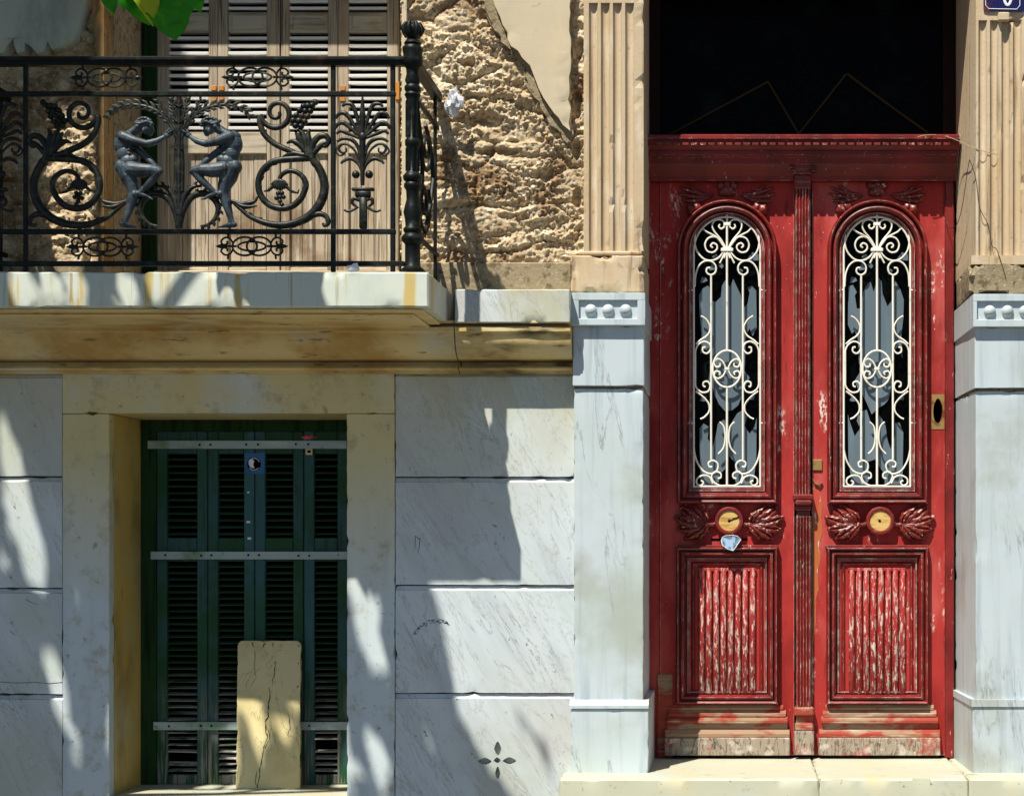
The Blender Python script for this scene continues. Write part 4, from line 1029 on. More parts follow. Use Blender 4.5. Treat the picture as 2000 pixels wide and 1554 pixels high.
# meeting post : fluted astragal with capital, bracket, base
post = thing('meeting_post', '', '', (0, 0, 0)); del post['label']; del post['category']
post.parent = dr; post.matrix_parent_inverse = Matrix.Translation(-Vector(LOC[dr.name]))
def reeded_post(py0, py1, x0_, x1_, yf):
    pts = [(P(x0_, 0, yf).x, DY + .02), (P(x0_, 0, yf).x, yf)]
    n = 5; wd = (x1_ - x0_) / n
    for k in range(n):
        for i in range(7):
            t = i / 6; pts.append((P(x0_ + wd * (k + .06 + .88 * t), 0, yf).x, yf - .008 * math.sin(math.pi * t)))
    pts += [(P(x1_, 0, yf).x, yf), (P(x1_, 0, yf).x, DY + .02)]
    return MB().plan(pts, P(0, py1, yf).z, P(0, py0, yf).z)
obj('fluted_strip', reeded_post(368, 972, 1553, 1582, DY - .035), 'red_trim', post)
obj('fluted_strip', reeded_post(1008, 1382, 1555, 1584, DY - .035), 'red_trim', post)
cpm = MB()
cpm.bp(1551, 357, 1584, 368, DY - .045, DY, .004); cpm.bp(1549, 340, 1586, 357, DY - .052, DY, .008); cpm.bp(1543, 323, 1593, 331, DY - .075, DY, .004)
cpm.bp(1547, 331, 1589, 340, DY - .062, DY, .004)
obj('capital', cpm, 'red_trim', post, weld=False)
for s_ in (-1, 1):
    vo = MB(); q = spiral(1568 + s_ * 20, 334, 1, 7.5, 0, s_ * 500, 30); vo.tube([P(p.x, p.y, DY - .078) for p in q], [2.2 * KD] * len(q), 6); obj('volute', vo, 'red_trim', post, smooth=60)
bk = MB(); bk.bp(1549, 965, 1589, 976, DY - .058, DY, .006); bk.bp(1552, 976, 1586, 986, DY - .066, DY, .008); bk.bp(1554, 986, 1584, 997, DY - .050, DY, .005); bk.bp(1556, 997, 1582, 1008, DY - .036, DY, .004)
obj('bracket', bk, 'red_trim', post, weld=False)
bs = MB(); bs.bp(1551, 1380, 1590, 1398, DY - .048, DY, .008); obj('base_moulding', bs, 'bare', post)
bs = MB(); bs.bp(1555, 1398.3, 1586, 1411, DY - .028, DY); bs.bp(1553, 1411.3, 1589, 1427, DY - .044, DY, .007); obj('base_moulding', bs, 'bare', post, weld=False)
bs = MB(); bs.bp(1552, 1427.3, 1590, 1474, DY - .050, DY, .004); obj('base_block', bs, 'bare_end', post)
# cornice with little dentils
cnp = [(DY + .04, 268), (DY - .150, 268), (DY - .158, 271), (DY - .158, 277), (DY - .145, 279), (DY - .138, 288), (DY - .118, 294), (DY - .105, 296), (DY - .105, 303), (DY - .085, 308), (DY - .080, 318), (DY - .072, 322), (DY - .058, 330), (DY - .045, 338), (DY - .040, 347), (DY + .04, 347)]
cn = MB().xprof([(y, P(0, py, DY - .10).z) for (y, py) in cnp], P(1266, 0, DY - .1).x, P(1869, 0, DY - .05).x)
cno = obj('cornice', cn, 'red_trim', dr)
for i in range(34):
    x = 1282 + i * 17
    obj('dentil', MB().bp(x, 278, x + 12, 283, DY - .150, DY - .12), 'red_carve', cno)
for i in range(26):
    x = 1284 + i * 22
    e = MB(); e.ell(P(x, 305, DY - .09), 8 * KD, .006, 5 * KD, nu=8, nv=6); obj('egg_ornament', e, 'red_trim', cno, smooth=60)
# transom light with pointed bars
tr = thing('transom', '', '', (0, 0, 0)); del tr['label']; del tr['category']
tr.parent = dr; tr.matrix_parent_inverse = Matrix.Translation(-Vector(LOC[dr.name]))
obj('pane', MB().bp(1285, -60, 1850, 268, DY + .03, DY + .034), 'glass', tr)
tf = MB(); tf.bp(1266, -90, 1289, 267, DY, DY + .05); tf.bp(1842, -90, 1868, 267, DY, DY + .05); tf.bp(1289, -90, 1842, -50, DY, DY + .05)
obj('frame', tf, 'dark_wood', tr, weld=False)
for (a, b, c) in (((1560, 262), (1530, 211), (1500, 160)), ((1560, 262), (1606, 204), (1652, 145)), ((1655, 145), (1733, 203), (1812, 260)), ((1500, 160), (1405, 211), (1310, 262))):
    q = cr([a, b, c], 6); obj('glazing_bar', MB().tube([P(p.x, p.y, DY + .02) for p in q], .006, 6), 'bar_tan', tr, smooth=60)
# flyer in the letter slot of the left leaf
fy = thing('folded_flyer', 'folded blue grey flyer stuck in the letter slot of the left door leaf', 'flyer', P(1430, 1070, DY - .05))
def fpt(x, y, d): p = P(x, y, DY); return (p.x, DY - d, p.z)
ring = [(1409, 1056), (1411, 1049), (1418, 1046), (1432, 1045), (1440, 1047), (1447, 1053), (1437, 1068), (1432, 1075), (1420, 1071), (1411, 1064)]
mb = MB(); mm = len(ring); mb.add([fpt(x, y, .054 + (.02 if y > 1056 else 0)) for (x, y) in ring] + [fpt(x, y, .048 + (.02 if y > 1056 else 0)) for (x, y) in ring], [tuple(range(mm)), tuple(range(2 * mm - 1, mm - 1, -1))] + [(i, (i + 1) % mm, mm + (i + 1) % mm, mm + i) for i in range(mm)])
obj('sheet', mb, 'flyer', fy)
obj('sheet_edge', MB().tube([fpt(x, y, .056 + (.02 if y > 1056 else 0)) for (x, y) in ring], .0016, 5, closed=True), 'flyer_edge', fy, smooth=60)
ls = obj('letter_slot', MB().bp(1389, 1051, 1460, 1055, DY - .0022, DY - .0004), 'dark', dr)

# ------------------------------------------------------------------ number plate and loose wires
npl = thing('number_plate', 'blue enamel house number plate with white border on the right pilaster', 'number plate', P(1962, 22, -.04))
YP = -.034
def pp(x, y): p = P(x, y, YP); return (p.x, p.z)
obj('plate', MB().loops([[pp(1921, -60), pp(2002, -60), pp(2002, 20), pp(1996, 23), pp(1928, 22), pp(1921, 20)]], YP, YP + .005), 'enamel', npl)
bt = MB(); bt.tube([P(x, y, YP - .001) for (x, y) in ((1925, -55), (1925, 11), (1931, 17.5), (1986, 18.5), (1992, 11), (1992, -55))], .0016, 5)
obj('border_line', bt, 'enamel_white', npl)
dg = MB(); q = arc(1968, -18, 8.5, 28, 0, 360, 30)
dg.tube([P(p.x, p.y, YP - .001) for p in q], .0065, 6, flat=.25, flatdir=(0, 1, 0))
obj('digit', dg, 'enamel_white', npl)
obj('bracket', MB().bp(1950, 24, 1972, 40, -.050, -.02, .004), 'flute', npl)
wr = MB(); wr.tube([P(x, y, Y) for (x, y, Y) in cr([(1792, 268, DY - .17), (1810, 264, DY - .17), (1840, 265, DY - .15), (1866, 273, .2), (1892, 285, .0), (1920, 295, -.03), (1948, 302, -.028)], 6)], .0017, 5)
tag(obj('loose_wire', wr, 'wire_tan', smooth=60), 'thin tan wire trailing from the door cornice across the fluted shaft', 'wire')
wr = MB(); wr.tube([P(x, y, Y) for (x, y, Y) in cr([(1845, 420, .38), (1852, 440, .36), (1858, 446, .30), (1870, 436, .22), (1880, 400, .12), (1892, 320, .0), (1896, 318, -.028), (1906, 350, -.03), (1912, 400, -.03), (1920, 420, -.03), (1930, 440, -.03), (1938, 480, -.03), (1948, 490, -.04), (1965, 545, -.046)], 5)], .0016, 5)
tag(obj('loose_wire', wr, 'wire', smooth=60), 'thin black wire hanging down the right pilaster into the broken mortar', 'wire')

# ------------------------------------------------------------------ balcony shutters (weathered door leaves)
BY = .42
bsx = thing('balcony_shutters', 'weathered grey wooden louvred shutters behind the balcony railing', 'shutters', P(550, 540, BY))
obj('frame', MB().bp(279, -240, 306, 545, BY - .01, BY + .04, .003), 'wood_green', bsx)
for i, (a, b, swl, swr) in enumerate(((306.5, 424.6, 23, 17), (425.4, 546, 20, 25), (549, 659.6, 16, 19), (660.4, 778, 20, 22))):
    lf = thing('shutter_leaf', '', '', (0, 0, 0)); del lf['label']; del lf['category']
    lf.parent = bsx; lf.matrix_parent_inverse = Matrix.Translation(-Vector(LOC[bsx.name]))
    for (p, q) in ((a, a + swl), (b - swr, b)): obj('stile', MB().bp(p, -240, q, 542, BY, BY + .04, .003), 'wood_grey' if i else 'wood_grey', lf)
    for (p, q, d) in ((24, 64, 0), (258, 300, 0), (522, 542, .006), (-240, -215, 0)):
        obj('rail', MB().bp(a + swl + .3, p, b - swr - .3, q, BY + .002 + d, BY + .038, .003), 'wood_rail', lf)
    if True:
        fp = MB().bp(a + swl + 8, 31, b - swr - 8, 57, BY - .004, BY + .001, .004)
        obj('raised_panel', fp, 'wood_rail', lf)
    x0_, x1_ = a + swl + .3, b - swr - .3
    hw = (x1_ - x0_) * K(BY) / 2; cx = P((x0_ + x1_) / 2, 0, BY).x
    sm = MB().box(-hw, hw, -.021, .021, -.0066, .0066, .0015).mesh('slat')
    for (t0, t1) in ((-212, 22), (66, 256)):
        n = int((t1 - t0) / 13.6)
        for k in range(n):
            o = obj('slat', sm, 'slat', lf, loc=(cx, BY + .022, P(0, t0 + (k + .5) * (t1 - t0) / n, BY).z))
            o.rotation_euler = (math.radians(8 + R.uniform(-2, 2)), math.radians(R.uniform(-.35, .35)), 0)
    obj('dark_gap_sheet', MB().bp(x0_ - 4, -230, x1_ + 4, 262, BY + .05, BY + .055), 'dark', lf)  # black sheet gives the slat gaps the darkness of the room behind
    npk = 3 if (x1_ - x0_) > 70 else 2
    for k in range(npk):
        u0, u1 = lerp(x0_, x1_, k / npk) + .5, lerp(x0_, x1_, (k + 1) / npk) - .5
        obj('plank', MB().bp(u0, 300.5, u1, 521.6, BY + .018 + R.uniform(-.0015, .0015), BY + .036, .002), 'wood_grey', lf)
for x in (417, 432, 669):
    for y in (172, 193): obj('hinge', MB().bp(x - 5, y - 5, x + 5, y + 5, BY - .006, BY - .0005, .002), 'rust', bsx)
obj('hinge', MB().bp(772, 160, 780, 195, BY - .008, BY - .0005, .002), 'rust', bsx)
tb = MB().bp(300, 528, 780, 548, BY - .05, BY + .02, .004); obj('threshold', tb, 'wood_rail', bsx)

# ------------------------------------------------------------------ balcony railing
RY = -.52; kr = K(RY)
rl_ = thing('balcony_railing', 'ornate dark cast iron balcony railing with two cherub figures', 'railing', P(350, 531, RY))
xl, xr = P(-106, 0, RY).x, P(806, 0, RY).x
def rb(px0, py0, px1, py1, d0, d1, name, c=.003, mat='iron'): return obj(name, MB().bp(px0, py0, px1, py1, RY + d0, RY + d1, c), mat, rl_)
rb(-106, 109, 795, 119, -.026, .026, 'top_rail', .006); rb(-106, 118.5, 795, 127, -.017, .017, 'top_rail')
rb(-106, 178, 772, 187.5, -.010, .010, 'rail'); rb(-106, 447, 772, 456.5, -.010, .010, 'rail'); rb(-106, 509.5, 790, 519, -.010, .010, 'rail')
for x in (-66, 49, 650, 766.5):
    rb(x - 4.6, 127, x + 4.6, 531, -.0075, .0075, 'upright')
def mirror_px(p): return Vector((700 - p[0], p[1]))
# newel post
zf = lambda py: P(0, py, RY).z
npr = [(0, 531), (23, 531), (23, 527), (18, 523), (15, 519), (15, 478), (17, 475), (21, 471), (22, 465), (19, 460), (15, 456), (18, 452), (18, 447), (14, 443), (15, 430), (18, 415), (15, 402), (12, 390), (13, 372), (17, 366), (17, 360), (13, 356), (18, 352), (19, 345), (15, 340), (12, 336), (12, 288), (15, 284), (15, 275), (12, 271), (12, 195), (14, 190), (16, 186), (13, 181), (16, 176), (16, 170), (12, 166), (15, 158), (12, 146), (13, 134), (19, 128), (20, 118), (18, 108), (20, 100), (20, 94), (14, 89), (17, 86), (13, 80), (9, 77), (13, 72), (18, 64), (18, 56), (14, 50), (8, 46), (0, 44)]
nw = MB().lathe([(max(r_, .05) * kr, zf(py)) for (r_, py) in npr], xr, RY, 18)
no = obj('newel_post', nw, 'iron', rl_, smooth=50)
fn = MB()
for k in range(7):
    a = 2 * math.pi * k / 7
    fn.tube([Vector((xr + 14 * kr * math.cos(a), RY + 14 * kr * math.sin(a), zf(70))), Vector((xr + 19 * kr * math.cos(a), RY + 19 * kr * math.sin(a), zf(58))), Vector((xr + 13 * kr * math.cos(a), RY + 13 * kr * math.sin(a), zf(45)))], [5 * kr, 6 * kr, 3 * kr], 7)
obj('finial', fn, 'iron', no, smooth=60)
nf = MB()
for k in range(10):
    a = 2 * math.pi * k / 10
    for (p0, p1) in ((284, 200), (358, 290)): pass
    nf.tube([Vector((xr + 12 * kr * math.cos(a), RY + 12 * kr * math.sin(a), zf(334))), Vector((xr + 12 * kr * math.cos(a), RY + 12 * kr * math.sin(a), zf(290)))], 2.2 * kr, 5)
    nf.tube([Vector((xr + 12 * kr * math.cos(a), RY + 12 * kr * math.sin(a), zf(268))), Vector((xr + 12 * kr * math.cos(a), RY + 12 * kr * math.sin(a), zf(198)))], 2.2 * kr, 5)
obj('fluting', nf, 'iron', no, smooth=60)
# return side of the railing, running back to the wall
for nm, y0, y1, h in (('side_rail', 109, 127, .020), ('side_rail', 178, 188, .008), ('side_rail', 447, 457, .008), ('side_rail', 510, 519, .008)):
    obj(nm, MB().box(xr - h, xr + h, RY + .03, .02, zf(y1), zf(y0), .003), 'iron', rl_)
obj('upright', MB().box(xr - .007, xr + .007, -.045, -.03, BALZ, zf(127), .002), 'iron', rl_)
sd = MB()
def SD(u, py): return Vector((xr, lerp(RY + .05, -.05, u), zf(py)))
for q in (spiral(.55, 260, .04, .26, 0, 560, 40), spiral(.42, 375, .05, .34, 180, -400, 44)):
    sd.tube([SD(p.x, p.y if False else (260 if q[0].y < 300 else 375) + (p.y - (260 if q[0].y < 300 else 375)) * 190) for p in q], [.008] * len(q), 6)
for (a, b, c) in (((.05, 440), (.5, 430), (.92, 300)), ((.92, 300), (.75, 240), (.5, 210)), ((.1, 200), (.35, 300), (.2, 430))):
    q = cr([a, b, c], 8); sd.tube([SD(p.x, p.y) for p in q], [.010] * len(q), 6)
obj('side_scroll', sd, 'iron', rl_, smooth=60)
# the other return, beyond the left edge of the photograph
for o_ in [c_ for c_ in rl_.children if c_.name.split('.')[0] in ('newel_post', 'side_rail', 'side_scroll') or (c_.name.startswith('upright') and abs(c_.data.vertices[0].co.x - xr) < .02)]:
    kids = list(o_.children); c_ = o_.copy(); C.objects.link(c_); c_.location.x += xl - xr
    for k_ in kids:
        d_ = k_.copy(); C.objects.link(d_); d_.parent = c_

def RP(p, d=0.0): return P(p[0], p[1], RY + d)
def rtube(mb, pts, rads, mirror=False, d=0.0, n=8, flat=1.0):
    q = [RP(mirror_px(p) if mirror else p, d) for p in pts]; rads = [1.22 * r_ for r_ in rads] if isinstance(rads, (list, tuple)) else 1.22 * rads
    if not isinstance(rads, (list, tuple)): rads = [rads] * len(q)
    mb.tube(q, [r_ * kr for r_ in rads], n, flat=flat, flatdir=(0, 1, 0) if flat != 1 else None)
def taper(n, a, b, c=None):
    if c is None: return [lerp(a, b, i / (n - 1)) for i in range(n)]
    return [lerp(a, b, 2 * i / (n - 1)) if i < n / 2 else lerp(b, c, 2 * i / (n - 1) - 1) for i in range(n)]
def leaflets(mb, path, side, l0, w_, mirror, d=0.0, step=3, ang=35, start=0):
    """small pointed leaflets along a path"""
    for i in range(start + 1, len(path) - 1, step):
        t = (path[i + 1] - path[i - 1]).normalized(); nrm = Vector((t.y, -t.x)) * side
        dirv = (t * math.cos(math.radians(ang)) + nrm * math.sin(math.radians(ang)))
        a = path[i]; L_ = l0 * (.65 + .5 * math.sin(math.pi * i / len(path)))
        q = [a, a + dirv * L_ * .5 + nrm * L_ * .12, a + dirv * L_]
        rtube(mb, q, [w_ * .7, w_, w_ * .15], mirror, d - .004, 6, .6)
for mir in (False, True):
    # described on the right half of the panel, mirrored about x = 350 for the left half
    mb = MB()
    up = spiral(541, 221, 4, 33, 60, 60 + 560, 44)                        # inner curl
    endp = up[-1]
    tail = cr([endp, (505, 203) if False else (510, 238), (516, 264), (538, 283), (566, 295), (592, 306)], 7)[1:]
    # orient the curl so that it finishes on its left side
    up = spiral(541, 221, 4, 33, -380, 172, 44)[::1]
    up = [Vector((p.x, p.y)) for p in up]
    pth = up + cr([up[-1], (508, 240), (516, 262), (536, 281), (564, 294), (594, 308)], 7)[1:]
    rtube(mb, pth, taper(len(pth), 3.0, 4.6, 5.2), mir, 0, 8)
    obj('scroll', mb, 'iron_orn', rl_, smooth=60)
    mb = MB()
    main = cr([(452, 392), (470, 408), (494, 426), (533, 439), (572, 437), (606, 421), (627, 394), (634, 364), (626, 334), (607, 306), (590, 284), (583, 262)], 6)
    rtube(mb, main, taper(len(main), 2.6, 7.6, 5.5), mir, 0, 8)
    leaflets(mb, main, -1, 15, 3.2, mir, start=len(main) - 18, step=3); leaflets(mb, main, 1, 15, 3.2, mir, start=len(main) - 18, step=3)
    leaflets(mb, main[:22], 1, 12, 2.6, mir, step=4); leaflets(mb, main[14:36], -1, 12, 2.8, mir, step=4)
    obj('stem', mb, 'iron_orn', rl_, smooth=60)
    mb = MB()
    ring = [Vector((606, 309))] + spiral(552, 362, 50, 44, -72, -330, 40) + cr([(590, 384), (598, 362), (588, 342), (568, 334), (552, 340), (546, 350)], 6)
    ring = cr(ring[::4] + [ring[-1]], 4)
    rtube(mb, ring, taper(len(ring), 5.5, 5.2, 3.2), mir, 0, 8)
    leaflets(mb, ring[:20], 1, 14, 3, mir, step=4)
    obj('scroll', mb, 'iron_orn', rl_, smooth=60)
    mb = MB()                                                                # flower and small grapes
    for k in range(9):
        a = math.radians(15 + k * 19); q = [(546, 352), (546 + 9 * math.cos(a), 354 + 8 * math.sin(a)), (546 + 17 * math.cos(a), 358 + 14 * math.sin(a))]
        rtube(mb, q, [2.5, 3.6, 1.6], mir, -.006, 7)
    rtube(mb, [(536, 362), (524, 372), (515, 374)], [3, 2.6, 1], mir, -.004); rtube(mb, [(556, 362), (570, 374), (582, 377), (584, 370)], [3, 2.6, 2, 1], mir, -.004)
    for (x, y) in ((543, 378), (551, 377), (547, 385), (540, 387), (554, 385), (547, 393), (551, 400)):
        p = (x, y); mb.ell(RP(mirror_px(p) if mir else p, -.006), 4.6 * kr, 4.6 * kr, 4.6 * kr, nu=9, nv=7)
    obj('flower', mb, 'iron_orn', rl_, smooth=60)
    mb = MB()
    for (x, y) in ((577, 246), (588, 247), (573, 236), (584, 236), (595, 238), (579, 226), (590, 227), (601, 228), (585, 216), (596, 217), (606, 217), (601, 207), (610, 206), (593, 208), (616, 200)):
        p = (x, y); mb.ell(RP(mirror_px(p) if mir else p, -.004 - .006 * R.random()), 6.4 * kr, 6.4 * kr, 6 * kr, nu=10, nv=8)
    obj('grape_cluster', mb, 'iron_orn', rl_, smooth=180)
    for group in ([([(600, 306), (598, 282), (592, 262), (582, 252)], (6, 5, 2)), ([(604, 306), (604, 282), (602, 262), (606, 252)], (6, 5, 2)), ([(610, 310), (610, 285), (622, 268), (636, 266), (642, 276), (636, 286), (628, 284)], (6, 5, 2.4)), ([(612, 300), (630, 282), (644, 276)], (5, 4, 1)), ([(600, 300), (586, 284), (572, 276), (560, 280)], (5, 5, 1.5)), ([(594, 304), (572, 300), (552, 306)], (5, 4.5, 1.2))],
                  [([(612, 420), (626, 418), (638, 424), (641, 436), (634, 441), (630, 436)], (5, 4, 2)), ([(606, 422), (618, 410), (630, 408)], (4, 4, 1.2))], [([(452, 392), (474, 398), (496, 394), (503, 384)], (2, 4, 1.5)), ([(456, 394), (478, 404), (502, 402)], (2, 4, 1.2))]):
        mb = MB()                                                            # curled leaves
        for pts_, r_ in group:
            q = cr(pts_, 6); rtube(mb, q, taper(len(q), *r_), mir, -.003, 8)
        obj('acanthus_leaf', mb, 'iron_orn', rl_, smooth=60)
    mb = MB()                                                                # serrated frond from the stalk to the curl
    fr_ = cr([(356, 268), (366, 246), (384, 224), (410, 210), (445, 205), (476, 214), (492, 232)], 7)
    rtube(mb, fr_, taper(len(fr_), 3, 3.2, 1.2), mir, 0, 7)
    leaflets(mb, fr_, 1, 17, 3.1, mir, step=3, ang=32, start=8); leaflets(mb, fr_, -1, 13, 2.8, mir, step=3, ang=32, start=8)
    for (tx, ty) in ((366, 193), (394, 195)):
        f2 = cr([(352, 262), (lerp(352, tx, .5), 226), (tx, ty)], 8); rtube(mb, f2, taper(len(f2), 3, 2.6, 1), mir, -.002, 7)
        leaflets(mb, f2, 1, 13, 2.4, mir, step=3, start=5); leaflets(mb, f2, -1, 12, 2.4, mir, step=3, start=5)
    obj('palm_frond', mb, 'iron_orn', rl_, smooth=60)
    mb = MB()                                                                # lower curled leaf at the stalk foot
    lo_ = cr([(351, 440), (358, 412), (374, 386), (396, 378), (416, 386), (426, 404), (422, 424), (408, 438), (392, 442)], 7)
    rtube(mb, lo_, taper(len(lo_), 5, 6, 2), mir, 0, 8)
    leaflets(mb, lo_, 1, 13, 3.2, mir, step=4, ang=50, start=8)
    l2 = cr([(352, 420), (360, 385), (376, 366), (394, 364)], 7); rtube(mb, l2, taper(len(l2), 5, 4.5, 1.5), mir, -.004, 8); leaflets(mb, l2, 1, 12, 3, mir, step=4, start=6)
    obj('acanthus_leaf', mb, 'iron_orn', rl_, smooth=60)
mb = MB()
for (dx, r_) in ((-5, 3.6), (0, 4.2), (5, 3.6)):
    q = cr([(350 + dx * .6, 446), (350 + dx, 390), (350 + dx * 1.2, 320), (350 + dx * .8, 260), (350 + dx * .5, 190)], 6); rtube(mb, q, taper(len(q), r_, r_ * 1.15, r_ * .6), False, -.004 if dx == 0 else 0, 8)
for y in (430, 372, 290, 236, 205): rtube(mb, [(342, y), (350, y + 5), (358, y)], [2.4, 3, 2.4], False, -.006, 6)
leaflets(mb, [Vector((350, y)) for y in range(440, 186, -6)], 1, 14, 2.6, False, step=9); leaflets(mb, [Vector((350, y)) for y in range(440, 186, -6)], -1, 14, 2.6, False, step=9)
obj('reed_stalk', mb, 'iron_orn', rl_, smooth=60)
# palmettes
def palmette(cx):
    mb = MB()
    def q_(pts, rads, n=8, d=0.0):
        for mir in (False, True):
            p2 = [((cx - (p[0] - 706)) if mir else (cx + (p[0] - 706)), p[1]) for p in pts]
            mb.tube([RP(p, d) for p in p2], [r_ * kr for r_ in rads], n, flat=.7, flatdir=(0, 1, 0))
    bl = cr([(706, 262), (706, 225), (706, 188)], 6); mb.tube([RP((cx, p[1]), -.004) for p in bl], [r_ * kr for r_ in taper(len(bl), 4, 6, 1.5)], 8)
    for pts, w_ in (([(709, 262), (718, 225), (726, 206), (738, 203), (746, 208)], 4.6), ([(711, 264), (728, 236), (740, 222), (752, 223), (758, 232)], 4.8), ([(712, 266), (730, 250), (744, 240), (755, 244), (760, 252)], 4.8), ([(712, 270), (732, 262), (748, 256), (757, 262)], 4.2), ([(709, 310), (716, 285), (728, 273), (744, 271), (756, 277)], 4.4), ([(707, 336), (714, 320), (728, 310), (742, 314), (748, 320)], 4.2), ([(710, 318), (720, 296), (734, 283), (746, 282), (752, 290), (747, 298), (738, 296), (738, 289)], 3)):
        c_ = cr(pts, 6); q_(c_, taper(len(c_), w_ * .7, w_, w_ * .55), d=-.002)
    q_(cr([(752, 284), (758, 296), (750, 304), (740, 300)], 5), [2.2] * 16, 6)
    q_(cr([(714, 404), (724, 410), (734, 413), (742, 410)], 5), taper(16, 2.5, 3, 2.2), 7); q_(cr([(710, 392), (722, 388), (726, 396), (718, 404)], 5), taper(16, 4, 4, 2.4), 7)
    st_ = cr([(706, 264), (706, 300), (706, 340), (706, 362)], 6); mb.tube([RP((cx, p[1]), -.004) for p in st_], [r_ * kr for r_ in taper(len(st_), 7, 5, 4)], 8)
    for s_ in (-1, 1): mb.ell(RP((cx + s_ * 13, 341), -.004), 8 * kr, 8 * kr, 8 * kr, nu=10, nv=8)
    mb.ell(RP((cx, 268), -.008), 8 * kr, 6 * kr, 10 * kr, nu=10, nv=8)
    mb.bp(cx - 22, 366, cx + 22, 372, RY - .012, RY + .012, .003); mb.bp(cx - 15, 372, cx + 15, 384, RY - .010, RY + .010, .004); mb.bp(cx - 7, 384, cx + 8, 446, RY - .009, RY + .009, .004)
    return mb
obj('palmette', palmette(708), 'iron_orn', rl_, smooth=50, weld=False)
obj('palmette', palmette(-8), 'iron_orn', rl_, smooth=50, weld=False)
# small open cartouches between the rails
def cartouche(cx, cy):
    mb = MB(); t = lambda pts, r_, cl_=False, d=0: mb.tube([RP((cx + p[0], cy + p[1]), d) for p in pts], [r_ * kr] * len(pts), 6, closed=cl_)
    t(arc(0, 0, 27, 9, 0, 360, 24)[:-1], 2.2, True)
    for s_ in (-1, 1):
        t([(s_ * p.x, p.y) for p in arc(14, 0, 24, 18, 0, 360, 26)[:-1]], 2.2, True, -.003)
        for v in (-1, 1):
            q = cr([(36, v * 4), (42, v * 14), (52, v * 17), (60, v * 10), (56, v * 3), (48, v * 5), (49, v * 10)], 5); t([(s_ * p.x, p.y) for p in q], 2.0)
            t([(s_ * 46, v * 16), (s_ * 47, v * 25)], 2.4)
        t([(s_ * 30, 0), (s_ * 56, 0)], 2.4)
        mb.tube([RP((cx + s_ * u, cy)) for u in (54, 60, 64, 71)], [r_ * kr for r_ in (2, 4.6, 3.6, .6)], 8)
    for v in (-1, 1): mb.ell(RP((cx, cy + v * 13), -.004), 5 * kr, 4 * kr, 4 * kr, nu=8, nv=6)
    return mb
for (x, y) in ((208, 152), (503, 151), (200, 482), (492, 481)): obj('cartouche', cartouche(x, y), 'iron_orn', rl_, smooth=60, weld=False)
